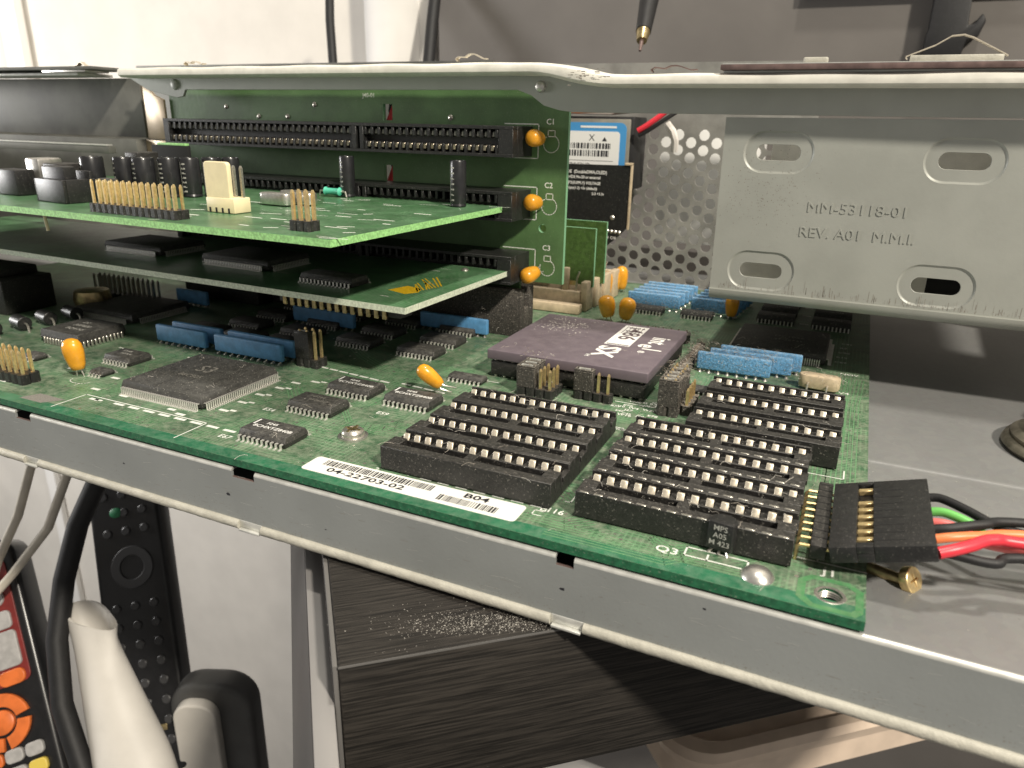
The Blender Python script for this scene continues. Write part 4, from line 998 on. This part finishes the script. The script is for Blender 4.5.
# ------------------------------------------------------------------ riser board with three card slots
rs = thing('riser_board', 'upright green riser board with three black card slots', 'riser board', (0, 0, 0))
RY = 117.0
v_, f_ = plate_geo([[(-252, 17.6), (-91.3, 17.6), (-91.3, 75.2), (-100, 78), (-252, 78)], [(-156.2, 65.5), (-152.6, 65.5), (-152.6, 70.4), (-156.2, 70.4)], [(-156.6, 46.0), (-153.2, 46.0), (-153.2, 51.4), (-156.6, 51.4)], circle(-98.6, 34.6, 1.3, 16)], 1.6)
me = MB().add(v_, f_, 0, FACE(RY + .8)).mesh('board', ['riser_pcb', 'riser_edge'], smooth=False)
for p in me.polygons:
    if abs(p.normal.y) < .5: p.material_index = 1
put('board', me, rs)
put('edge_tongue', MB().box(-246, -106, RY + .1, RY + 1.5, 9.2, 17.6).mesh('tongue', 'riser_pcb'), rs)
def slot_body():
    b = MB(); p = 2.54; n1, n2 = 31, 18; L1 = n1*p; gap = 5.6
    # local x from 0 (left) to 138, front at y=0 looking towards -Y, z centred
    X1 = 138.0
    b.box(0, X1, 3.2, 14.0, -4.3, 4.3)
    b.box(0, X1, 0, 3.2, 3.35, 4.3); b.box(0, X1, 0, 3.2, -4.3, -3.4)
    b.box(0, 2.6, 0, 3.2, -3.4, 3.35); b.box(X1 - 4.6, X1, 0, 3.2, -3.4, 3.35)
    xs_ = 2.6 + n1*p; b.box(xs_ + .6, xs_ + 2.3, 0, 3.2, -3.4, 3.35); b.box(xs_ + 3.6, xs_ + 5.0, 0, 3.2, -3.4, 3.35)
    for a0, n_ in ((2.6, n1), (xs_ + gap, n2)):
        for k in range(n_ + 1):
            c_ = a0 + k*p
            b.box(c_ - .42, c_ + .42, .25, 3.2, .95, 3.35); b.box(c_ - .42, c_ + .42, .25, 3.2, -3.4, -.95)
    return b.mesh('slot', 'black_clean', .08, 1)
ct = MB(); ct.add([(-.5, 2.6, -1.0), (.5, 2.6, -1.0), (.35, .7, -1.25), (-.65, .7, -1.25), (-.85, .8, -2.7), (.15, .8, -2.7), (-.5, 3.1, -1.5), (.5, 3.1, -1.5)],
      [(0,3,2,1), (2,3,4,5), (0,6,4,3), (1,2,5,7), (6,7,5,4)])
ct_me = ct.mesh('contact', 'slot_contact', .06, 1); ct_shaded = ct.mesh('contact', 'dark_steel', .06, 1)  # darker copy puts the slot shadow into the colour of the upper contacts
for zc, bare in ((60.3, True), (42.0, False), (23.0, False)):
    s_ = put('card_slot', cached('slot', slot_body), rs, (-240.8, RY - 14.0, zc))
    for a0, n_ in ((2.6, 31), (2.6 + 31*2.54 + 5.6, 18)):
        for k in range(n_):
            put('contact', ct_me, s_, (a0 + 1.27 + k*2.54, 0, 0))
            if bare: put('upper_contact', ct_shaded, s_, (a0 + 1.27 + k*2.54, 0, 0), rot=(0, math.pi, 0))
sk = MB()
for k, zc in enumerate((60.3, 42.0, 23.0)):
    X_ = FACE(RY - .01)
    sk.line([(-112, zc + 4.9), (-100.8, zc + 4.9), (-100.8, zc - 4.9), (-112, zc - 4.9)], .28, 0, 0, X_)
    cz = zc + .6; cx = -96.6
    sk.line([(cx + 2.5*math.cos(R(a)), cz - 1.2 + 2.5*math.sin(R(a))) for a in range(-200, 61, 20)], .25, 0, 0, X_)
    sk.line([(cx - 1.1, cz + 2.6), (cx + 1.1, cz + 2.6), (cx + 1.1, cz + .9), (cx - 1.1, cz + .9), (cx - 1.1, cz + 2.6)], .22, 0, 0, X_)
    sk.text('C%d' % (k + 1), 2.3, FACE(RY - .011, -98.4, zc + 5.6), 0, bold=.03)
sk.text('J40-01', 1.9, FACE(RY - .011, -164, 73.0), 0)
put('silkscreen', sk.mesh('silkscreen', 'silk', smooth=False), rs, kind='stuff')
b = MB()
for x, z in ((-209, 65.9), (-196, 66.0), (-131, 66.6), (-224, 69), (-184, 70)): b.lathe([(.9, 0), (.6, .3), (.1, .4)], 10, X=FACE(RY, x, z))
put('solder_pad', b.mesh('pads', 'tin'), rs, kind='stuff')
for zc, rot, L_ in ((60.3, E3(75, -62, 0), 6.4), (42.0, E3(70, -75, 0), 6.0), (21.2, E3(62, -122, 0), 6.6)):
    make_tantalum(rs, (-98.6, RY - 2.6, zc + .6), rot, 2.55, L_, 1.8, .95, foot=None)

for pts, m_, lab in (([(-158, 121, 40), (-156.2, 119.8, 46), (-153.6, 119.7, 51.5), (-155.2, 119.8, 60), (-155.6, 119.8, 65.4), (-153.2, 119.8, 70)], 'wire_red', 'red wire showing through the slots of the riser board'),
                     ([(-153, 121, 40), (-154.4, 121.6, 47), (-156.0, 121.4, 53), (-153.6, 121, 62), (-155.0, 120.2, 68.4), (-153.6, 120.6, 76)], 'rubber_black', 'black wire twisted with the red one behind the riser board')):
    tag(put('twisted_wire', MB().tube(pts, 1.1, 8).mesh('wire', m_)), lab, 'wire', 'wires behind the riser')

# ------------------------------------------------------------------ expansion cards
def card(label, o_, th, z, w_, d_, edge):
    t = thing('expansion_card', label, 'expansion card', (o_[0], o_[1], z), Rz(th), group='cards plugged into the riser')
    me = MB().box(-w_, 0, 0, d_, -1.6, 0).mesh('board', ['card_pcb', edge], smooth=False)
    for p in me.polygons:
        if abs(p.normal.z) < .5: p.material_index = 1
    put('board', me, t); return t
c1 = card('upper green expansion card with gold pin header and black capacitors', (-108.1, 25.3), -1.6, 42.0, 190, 84, 'card_edge')
put('edge_rim', MB().quad(-190, 0, 0.02, .7, .006).mesh('rim', 'pcb_pad_ring', smooth=False), c1)
make_header(c1, -79.4, 4.6, 14, 2, pitch=2.25, base=2.2, h_=8.0, r_=.28)
o = put('latch_connector', MB().box(-57.0, -47.2, 20, 25.8, .1, 3.9).mesh('base', 'ivory_plastic', .3), c1, label='ivory connector with a tall locking tab')
b = MB(); v_, f_ = plate_geo([rrect(-56.6, -48.8, 3.5, 12.6, .8, 4)], 1.4, .2); b.add(v_, f_, 0, FACE(20.9)); put('locking_tab', b.mesh('tab', 'ivory_plastic'), o)
for k in range(4): put('pin', pin_mesh(11.6, 'tin', .34), o, (-55.4 + 2.54*k, 24.0, .2))
b = MB()
for k in range(4): b.box(-56.0 + 2.2*k, -55.4 + 2.2*k, 19.94, 20.1, .2, 1.4)
put('notch', b.mesh('notch', 'cavity'), o)
make_header(c1, -15.4, 6.8, 3, 2, pitch=2.0, base=2.3, h_=8.8, r_=.34)
for x, y in ((-53.5, 42), (-53.0, 49.5), (-49.5, 47)):
    o = put('crystal', MB().prism(rrect(-5.4, 5.4, -2.2, 2.2, 1.9, 6), .3, 3.6).mesh('can', 'aluminium', .5), c1, (x, y, 0))
o = put('resistor', MB().tube([(-3.4, 0, 0), (-2.8, 0, 0), (-2.2, 0, 0), (2.2, 0, 0), (2.8, 0, 0), (3.4, 0, 0)], [.7, 1.35, 1.0, 1.0, 1.35, .7], 14).mesh('resistor', 'green_body', ang=60), c1, (-57.8, 71.5, 1.7))
put('lead', MB().tube([(-3.3, 0, 0), (-5.0, 0, 0), (-5.4, 0, -1.6)], .3, 6).tube([(3.3, 0, 0), (5.0, 0, 0), (5.4, 0, -1.6)], .3, 6).mesh('lead', 'tin'), o)
def can(parent, x, y, r_, h_, turn=0):
    me = cached(('can', r_, h_), lambda: MB().lathe([(r_*.92, .1), (r_, .4), (r_*.93, 1.0), (r_, 1.6), (r_, h_ - .5), (r_*.92, h_), (r_*.82, h_), (r_*.8, h_ - .2), (.1, h_ - .2)], 24).mesh('can', 'can_black', ang=30))
    o = put('capacitor', me, parent, (x, y, 0), turn)
    b = MB()
    for i in range(7):
        for j in range(3):
            a = R(-125 + 9*j); zz = h_*(.14 + .115*i); e = .45 if (i + j) % 3 else .2
            p0 = Vector((r_*1.01*math.cos(a), r_*1.01*math.sin(a), zz)); tt = Vector((-math.sin(a), math.cos(a), 0)) * .28
            b.add([p0 - tt, p0 + tt, p0 + tt + Vector((0, 0, e)), p0 - tt + Vector((0, 0, e))], [(0,1,2,3)])
    a = R(-138); p0 = Vector((r_*1.012*math.cos(a), r_*1.012*math.sin(a), h_*.1)); tt = Vector((-math.sin(a), math.cos(a), 0)) * .16
    b.add([p0 - tt, p0 + tt, p0 + tt + Vector((0, 0, h_*.8)), p0 - tt + Vector((0, 0, h_*.8))], [(0,1,2,3)])
    put('lettering', cached(('canl', r_, h_), lambda: b.mesh('lettering', 'print_grey', smooth=False)), o)
    put('top', cached(('cant', r_, h_), lambda: MB().lathe([(r_*.8, h_ - .19), (r_*.78, h_ - .16), (.1, h_ - .16)], 20).mesh('top', 'dark_steel')), o)
can(c1, -53.6, 74.0, 2.35, 12.6, 10); can(c1, -10.4, 70.0, 2.35, 13.0, 10)
for k, (x, y) in enumerate(((-114.5, 30), (-105.8, 34), (-99.6, 36), (-94.8, 41), (-90.4, 45), (-87.2, 50.5), (-83.8, 55))): can(c1, x, y, (3.3, 2.9, 3.2, 3.0, 2.9, 2.9, 2.6)[k], 11.6, 8*k)
o = put('drive_connector', MB().box(-111.5, -97.4, 3.6, 4.6, .1, 6.4).box(-111.5, -110.5, 3.6, 13, .1, 6.4).box(-98.4, -97.4, 4.6, 13, .1, 6.4).box(-110.5, -98.4, 12, 13, .1, 8.4).box(-110.5, -98.4, 4.6, 12, .1, 1.2).mesh('shroud', 'black_clean', .25), c1, rz=0)
o.location = Vector((-3, 0, 0)) * S; o.rotation_euler = (0, 0, R(-4))
put('latch_bar', MB().box(-113, -103, 13.4, 17, .1, 9.6).mesh('latch', 'black_clean', .4), c1)
for x0, x1, y0, y1, h_, m_ in ((-126, -118, 22, 30, 9.5, 'black_plastic'), (-118, -112, 44, 52, 12.4, 'black_plastic'), (-140, -130, 16, 22, 7.5, 'black_clean'), (-103, -98, 22, 26, 6.2, 'chip_dusty')):
    put('component_block', MB().box(x0, x1, y0, y1, .1, h_).mesh('block', m_, .5), c1)
put('shield_can', MB().box(-136, -129.5, 23, 31, .1, 10.6).mesh('can', 'aluminium', .8), c1)
o = put('daughterboard', MB().box(-125, -108, 60, 61.4, .1, 14.2).mesh('board', 'cavity', .1), c1); put('rim', MB().box(-122, -108.6, 59.9, 61.5, 14.2, 14.9).mesh('rim', 'card_edge', .05), o)
make_soic(10, 12.8, 7.5, 10.3, 2.4, c1, -34, 34, lines=(('74LS245', 1.5, 0, 0),), ink='print_faint', dot=False) if False else None
b = MB(); rr = random.Random(11)
for k in range(60):
    x, y = rr.uniform(-78, -3), rr.uniform(1.2, 76)
    if -58 < x < -46 and 19 < y < 27: continue
    b.line([(x, y), (x + rr.uniform(1, 7), y + rr.choice((0, 0, 1.4)))], rr.uniform(.25, .8), .02)
put('silkscreen', b.mesh('silkscreen', 'silk', smooth=False), c1, kind='stuff')
b = MB()
for k in range(60): x, y = rr.uniform(-90, -6), rr.uniform(3, 60); b.lathe([(.5, -1.6), (.35, -1.95), (.15, -2.4)], 6, X=T((x, y, 0)))
put('solder_joint', b.mesh('joints', 'tin'), c1, kind='stuff')
put('hanging_lead', MB().tube([(-99, 3.2, -1), (-98.6, 3.3, -6.2)], .42, 8).mesh('lead', 'ivory_plastic'), c1)

c2 = card('lower green expansion card with a gold printed patch near its corner', (-105.4, 48.5), -1.5, 23.0, 240, 55, 'card_edge_pale')
make_qfp(27, 18, 3.0, 36, 24, c2, -72.5, 25.5, lines=()); make_qfp(27, 18, 3.0, 36, 24, c2, -118, 26, lines=())
make_soic(14, 17.9, 7.5, 10.3, 2.5, c2, -33.2, 14.6, lines=(('KM62256', 1.5, 0, 0),), ink='print_faint', dot=False)
b = MB(); b.add([(-15.4, 14.6, .02), (-8.6, 12.6, .02), (-6.6, 16.0, .02), (-8.4, 20.0, .02), (-13.6, 21.4, .02)], [(0,1,2,3,4)])
for k in range(9): b.line([(-7.6 + .25*k, 17.0 + 1.1*k), (-13 + rr.uniform(-3, 2), 22.5 + 1.6*k)], .45, .02)
put('gold_patch', b.mesh('gold', 'gold_print', smooth=False), c2, label='flat gold printed patch')
b = MB()
for k in range(34): x, y = rr.uniform(-150, -3), rr.uniform(2, 48); b.line([(x, y), (x + rr.uniform(1, 4), y)], rr.uniform(.2, .7), .02)
put('silkscreen', b.mesh('silkscreen', 'print_grey', smooth=False), c2, kind='stuff')
b = MB()
for k in range(14): b.box(-44.2 + 2.54*k, -43.0 + 2.54*k, 5.8, 6.4, -5.6, -1.8)
put('underside_leads', b.mesh('leads', 'brass_dull', .1, 1), c2, kind='stuff')
put('underside_connector', MB().box(-46, -6, 6.6, 12, -5.0, -1.62).mesh('connector', 'black_clean', .1, 1), c2)
put('solder_joint', MB().lathe([(1.2, 0), (.9, .5), (.2, .8)], 12, X=T((-11.5, 49, 0))).mesh('joint', 'tin'), c2)

# ------------------------------------------------------------------ memory modules, hard drive, adapter board
for y, x1, z1, lab in ((158.5, -94.8, 30.0, 'front green memory module standing behind the riser board'), (166.8, -93.4, 31.6, 'rear green memory module standing behind the riser board')):
    t = thing('memory_module', lab, 'memory module', (0, y, 0), group='memory modules behind the riser')
    me = MB().box(-200, x1, 0, 1.3, 8.6, z1).mesh('board', ['simm_pcb', 'riser_edge'], smooth=False)
    for p in me.polygons:
        if abs(p.normal.y) < .5: p.material_index = 1
    put('board', me, t)
    for k in range(4): put('memory_chip', cached('mchip', lambda: MB().box(-7, 7, -2.2, -.1, -6, 6).mesh('chip', 'chip_dusty', .3)), t, (-118 - 17*k, 0, 20))
    put('contact_strip', MB().box(-196, x1 - 6, -.12, -.01, 8.8, 10.4).mesh('strip', 'gold'), t)
hd = thing('hard_drive', 'hard drive with a blue edged white barcode label', 'hard drive', (0, 0, 0))
put('case', MB().box(-190, -96.6, 205.4, 224, 40, 68.6).mesh('case', 'rubber_black', .8), hd)
put('cover', MB().box(-188, -98.0, 204.4, 205.4, 40, 67.6).mesh('cover', 'drive_steel', .4), hd)
lb = put('drive_label', MB().prism(rrect(-186, -99.4, 41, 66.2, 2.6, 6), 0, .12, X=FACE(204.35)).mesh('label', 'label_blue'), hd)
put('label_field', MB().prism(rrect(-184, -102.0, 40, 62.8, 1.4, 5), 0, .06, X=FACE(204.2)).mesh('field', 'label_white'), lb)
b = MB(); rr = random.Random(3)
for z0, z1 in ((56.0, 58.2), (53.0, 55.4)):
    x = -126
    while x < -106: w_ = rr.choice((.2, .35, .6, .9)); b.quad(x, x + w_, z0, z1, 0, 0, FACE(204.1)); x += w_ + rr.choice((.25, .4, .5))
b.text('X', 3.6, FACE(204.1, -115.2, 60.2)); b.line([(-126, 51.3), (-104.5, 51.3)], .18, 0, 0, FACE(204.1)); b.text('WX71A96H7MVF2HD', 2.4, FACE(204.1, -134.6, 49.4), wide=.9)
b.text('\u25b2', 2.4, FACE(204.1, -109, 60.0)) if False else b.add([(-109.5, 59.0, 0), (-107.4, 59.0, 0), (-108.4, 60.7, 0)], [(0,1,2)], 0, FACE(204.1))
put('label_print', b.mesh('print', 'ink', smooth=False), lb)
put('label_heading', MB().text('www.wdc.com  made in China', 1.7, FACE(204.2, -122, 64.5), 0, wide=.8).mesh('heading', 'print_white', smooth=False), lb) if False else None
put('label_heading', MB().quad(-119, -103.6, 64.1, 64.9, 0, 0, FACE(204.15)).mesh('heading', 'label_white', smooth=False), lb)
ad = thing('adapter_board', 'black adapter board with white printed instructions in front of the drive', 'circuit board', (0, 0, 0))
v_, f_ = plate_geo([[(-190, 18), (-103, 18), (-98.2, 22.4), (-95.4, 25.6), (-95.2, 50.2), (-190, 49.2)]], 1.4)
put('board', MB().add(v_, f_, 0, FACE(199.8)).mesh('board', 'black_clean', .05), ad)
b = MB()
for t_, sz, x, z in (('CF TO IDE  (DoubleDMA,OLED)', 1.8, -127.8, 47.0), ('Master/IDE Pin-20 or external', 1.55, -125.0, 44.9), ('SELECT  JP3(SUPPLY) VOLTAGE', 1.55, -127.0, 42.6), ('Vpin(1-2) +5v (default)', 1.5, -121.5, 40.5), ('2-3 +3.3v', 1.5, -111, 38.5), ('JP3  C10', 1.5, -104.4, 21.2)):
    b.text(t_, sz, FACE(199.05, x, z), 0, wide=.92, bold=.03)
put('printed_text', b.mesh('text', 'print_white', smooth=False), ad)
b = MB(); b.lathe([(1.0, 0), (.6, .4), (.1, .5)], 12, X=FACE(199.1, -101.6, 29.4))
for k in range(4): b.lathe([(.8, 0), (.4, .4), (.1, .5)], 10, X=FACE(199.1, -103.4 + 1.7*k, 23.9 - .1*k))
put('solder_joint', b.mesh('joints', 'tin'), ad, kind='stuff')
put('edge_rail', MB().box(-95.1, -94.4, 198.6, 200.4, 25, 50.8).box(-97.5, -94.4, 198.4, 200.4, 50.3, 51.2).mesh('rail', 'beige_plastic', .1), ad)
for pts, r_, m_, lab in (([(-160, 206, 72), (-120, 204, 70.4), (-106, 205, 71.2), (-96, 208, 73)], .9, 'wire_orange', 'orange wire crossing above the hard drive'),
                         ([(-160, 210, 70.8), (-125, 209, 70.2), (-108, 209, 70.0), (-92, 209, 71.5)], .9, 'wire_white', 'white wire crossing above the hard drive'),
                         ([(-94.4, 203, 63.4), (-91, 203, 65.4), (-86.5, 204, 68.8), (-82, 206, 73)], 1.1, 'wire_red', 'red wire beside the hard drive corner'),
                         ([(-94.2, 203.5, 61.6), (-91, 203.6, 63.2), (-85.5, 204.6, 67.0), (-80, 207, 71)], .8, 'rubber_black', 'black wire under the red wire by the hard drive'),
                         ([(-84.4, 208, 66.4), (-81.5, 207, 63.4), (-80.5, 208, 60), (-81, 210, 56)], 1.5, 'wire_white', 'white plug lead hanging before the perforated panel')):
    tag(put('drive_wire', MB().tube(pts, r_, 8).mesh('wire', m_)), lab, 'wire', 'wires by the hard drive')

# ------------------------------------------------------------------ plug with its wires
pl = thing('wire_plug', 'flat black plug with coloured wires at the board corner', 'plug', (-5.4, 0, 2.6), Ry(-17))
b = MB(); b.box(0, 3.9, 11.6, 35.4, 0, 2.7); b.box(3.9, 6.3, 11.6, 35.4, 0, 1.5); b.box(6.3, 14.6, 11.6, 35.4, 0, 2.7)
b.box(3.9, 6.3, 11.6, 13.2, 1.5, 2.7); b.box(3.9, 6.3, 34.4, 35.4, 1.5, 2.7)
put('housing', b.mesh('housing', 'black_clean', .15), pl)
b = MB()
for k in range(8): b.box(6.25, 10.6, 13.5 + 2.54*k, 13.75 + 2.54*k, 2.6, 2.73); b.box(6.25, 7.6, 13.75 + 2.54*k, 14.6 + 2.54*k, 2.6, 2.72)
put('latch_slot', b.mesh('slot', 'cavity'), pl)
ctm = MB().box(-1.2, 1.2, -.55, .55, 0, .9).mesh('contact', 'gold', .12, 1)
for k in range(8):
    if k != 6: put('contact', ctm, pl, (5.1, 14.9 + 2.54*k, 1.5))
put('text_mark', MB().lathe([(.15, 2.7), (.1, 2.76)], 8, X=T((9.2, 28.6, 0))).mesh('mark', 'print_white'), pl) if False else None
def WI(y, z): return Vector((y, z))
for pts, m_, nm in (([(8.0, 32.0, 7.4), (10.0, 31.6, 7.9), (13.5, 29.2, 7.8), (17.5, 26.4, 7.4), (23, 25.8, 7.2), (34, 27, 8), (60, 32, 9)], 'rubber_black', 'black wire farthest from the viewer'),
                    ([(8.2, 26.8, 7.4), (10.2, 26.4, 7.9), (13.5, 25.0, 7.6), (16.5, 23.6, 6.4), (23, 24.2, 6.0), (60, 30, 7)], 'wire_green', 'green wire'),
                    ([(8.2, 23.2, 7.3), (10.2, 22.9, 7.6), (13.4, 22.5, 7.0), (17, 22.6, 5.8), (60, 27, 5)], 'wire_pink', 'pale red wire'),
                    ([(8.3, 20.8, 7.4), (10.6, 21.2, 8.0), (15, 23.4, 8.6), (22, 27.2, 8.6), (60, 36, 9)], 'rubber_black', 'black wire above the orange wire'),
                    ([(8.3, 17.6, 7.4), (10.6, 18.2, 8.0), (14.3, 20.0, 8.2), (22.6, 24.0, 8.2), (60, 34, 8)], 'wire_orange', 'orange wire'),
                    ([(8.3, 14.8, 7.0), (11, 14.6, 7.0), (16, 15.4, 6.6), (22, 18.6, 7.0), (60, 24, 7)], 'rubber_black', 'black wire nearest the viewer'),
                    ([(8.3, 12.9, 7.6), (10.4, 13.9, 8.2), (12.6, 15.5, 8.6), (15.6, 18.0, 9.0), (21.9, 19.9, 8.6), (60, 27, 8)], 'wire_red', 'red wire with a shiny jacket')):
    # resample with a Catmull curve so that bends stay round
    P = [Vector(p) for p in pts]; out = []
    for i in range(len(P)-1):
        p0, p1, p2, p3 = P[max(i-1, 0)], P[i], P[i+1], P[min(i+2, len(P)-1)]
        for k in range(6):
            t_ = k/6; out.append(.5*((2*p1) + (p2-p0)*t_ + (2*p0-5*p1+4*p2-p3)*t_*t_ + (3*p1-p0-3*p2+p3)*t_**3))
    out.append(P[-1])
    M_inv = pl.matrix_world.inverted()
    loc = [(M_inv @ (p*S)) / S for p in out]
    put('wire', MB().tube(loc, 0.92 if m_ == 'wire_red' else .76, 10).mesh('wire', m_), pl, label=nm)
# loose brass screw under the plug
t = thing('brass_screw', 'brass screw lying on the tray below the black plug', 'screw', (3.0, 19.6, -1.6), Rz(-18))
put('shank', MB().tube([(-4.5, 0, 0), (3, 0, 0)], 1.0, 14).mesh('shank', 'brass_dull'), t)
v_, f_ = plate_geo([[(2.6*math.cos(R(a)), 2.6*math.sin(R(a))) for a in range(0, 360, 15)], [(-.45, -1.7), (.45, -1.7), (.45, -.45), (1.7, -.45), (1.7, .45), (.45, .45), (.45, 1.7), (-.45, 1.7), (-.45, .45), (-1.7, .45), (-1.7, -.45), (-.45, -.45)]], 2.0, .3, 2)
put('head', MB().add(v_, f_, 0, T((3.6, 0, .6)) @ Ry(62) @ Rx(10) @ Matrix.Scale(.74, 4)).mesh('head', 'gold'), t)
# ringed foot at the right border
t = thing('ringed_knob', 'dull ringed metal foot at the far right of the tray', 'knob', (44.4, 90.5, FZ + .6))
prof = [(r_*1.22, z_*1.25) for r_, z_ in [(13.2, 0), (13.6, .6), (13.2, 1.5), (12.2, 1.8), (12.4, 2.5), (11.4, 3.2), (10.2, 3.4), (10.4, 4.2), (9.2, 5.0), (7.0, 5.4), (6.8, 4.2), (.5, 4.0)]]
put('base', MB().lathe(prof, 48).mesh('base', 'knob_metal', ang=50), t)
put('stem', MB().tube([(2, 8, 4), (4, 14, 10), (10, 22, 13)], [4.2, 3.6, 3.2], 18).mesh('stem', 'rubber_black'), t)

# ------------------------------------------------------------------ dust: specks and fibres lying on everything
b = MB(); rr = random.Random(21)
def speck(x, y, z, r_, m_):
    b.add([(x + r_*rr.uniform(-1, 1), y + r_*rr.uniform(-1, 1), z), (x + r_*rr.uniform(.3, 1), y - r_*rr.uniform(.3, 1), z), (x - r_*rr.uniform(.3, 1), y + r_*rr.uniform(-.3, 1), z), (x, y, z + r_*rr.uniform(.4, .9))], [(0,1,3), (1,2,3), (2,0,3)], m_)
def fibre(x, y, z, l_, m_, lift=1.0):
    a = rr.uniform(0, 6.28); p = Vector((x, y, z)); pts = []
    for k in range(6):
        pts.append(p.copy()); a += rr.uniform(-.8, .8); p = p + Vector((math.cos(a), math.sin(a), rr.uniform(-.2, .8)*lift if k < 3 else rr.uniform(-.6, .2)*lift)) * (l_/5)
        p.z = max(p.z, z)
    b.tube(pts, .035, 3, m_, caps=False)
for x0, x1, y0, y1, z, ns, nf in ((-205, 0, 4, 130, .03, 1500, 90), (-47, -11, 10, 52, 5.25, 700, 30), (-88, -52, 10, 52, 5.25, 600, 30), (-37, -6, 54, 88, 5.25, 400, 16), (-95, -51, 73, 116, 8.02, 170, 6),
                                  (-171, -143, 18, 44, 3.42, 420, 10), (-40, -12, 127, 154, 3.42, 300, 10), (0.5, 40, 8, 64, FZ + .02, 200, 10), (-124, -96, 10, 50, 2.52, 160, 8)):
    for k in range(ns): speck(rr.uniform(x0, x1), rr.uniform(y0, y1), z, rr.uniform(.05, .15), rr.choice((0, 0, 1)))
    for k in range(nf): fibre(rr.uniform(x0, x1), rr.uniform(y0, y1), z, rr.uniform(1, 3.5), rr.choice((0, 1)))
for x0, x1, y0, y1, z, nf in ((-47, -40, 66, 81, 9.6, 120), (-46, -24, 103.5, 116, 5.8, 220), (-84, -44, 171, 196, 5.8, 320), (-74, -50, 130, 136, 3.0, 260), (-50, -46, 96, 128, 3.0, 240), (-82, -74, 64, 71, 9.8, 30), (-86, -50, 160, 170, 2.8, 150), (-130, -100, 108, 122, 14, 120), (-20, -6, 100, 108, 4.2, 60)):
    for k in range(nf):
        zz = z if rr.random() < .6 else rr.uniform(.3, z)
        fibre(rr.uniform(x0, x1), rr.uniform(y0, y1), zz, rr.uniform(.6, 2.2), rr.choice((0, 1, 2, 2)), 1.4)
        speck(rr.uniform(x0, x1), rr.uniform(y0, y1), zz, rr.uniform(.08, .26), rr.choice((0, 1, 2, 2)))
tag(put('dust', b.mesh('dust', ['dust_grey', 'dust_pale', 'dust_brown'], smooth=False)), 'grey dust specks and fibres lying on the boards', 'dust', kind='stuff')
# white powder spilled on the desk top
b = MB()
for k in range(2600):
    s_ = rr.choice((rr.gauss(30, 9), rr.gauss(36, 4), rr.gauss(22, 6))) if k < 480 or k > 800 else rr.uniform(6, 90); q_ = abs(rr.gauss(3.2, 2.0)) + max(0, (34 - s_))*.18 if k < 480 or k > 800 else rr.uniform(.5, 14)
    p = DX @ Vector((s_, q_, 0)); r_ = (.025 + .10*rr.random()**3) if k < 480 or k > 800 else rr.uniform(.03, .09)
    x, y, z = p.x, p.y, -16.78
    b.add([(x - r_, y - r_*.6, z), (x + r_, y - r_*.4, z), (x + r_*.1, y + r_, z), (x, y, z + r_*.8)], [(0,1,3), (1,2,3), (2,0,3)])
tag(put('powder', b.mesh('powder', 'dust_pale', smooth=False)), 'pale powder spilled along the edge of the black desk', 'powder', kind='stuff')
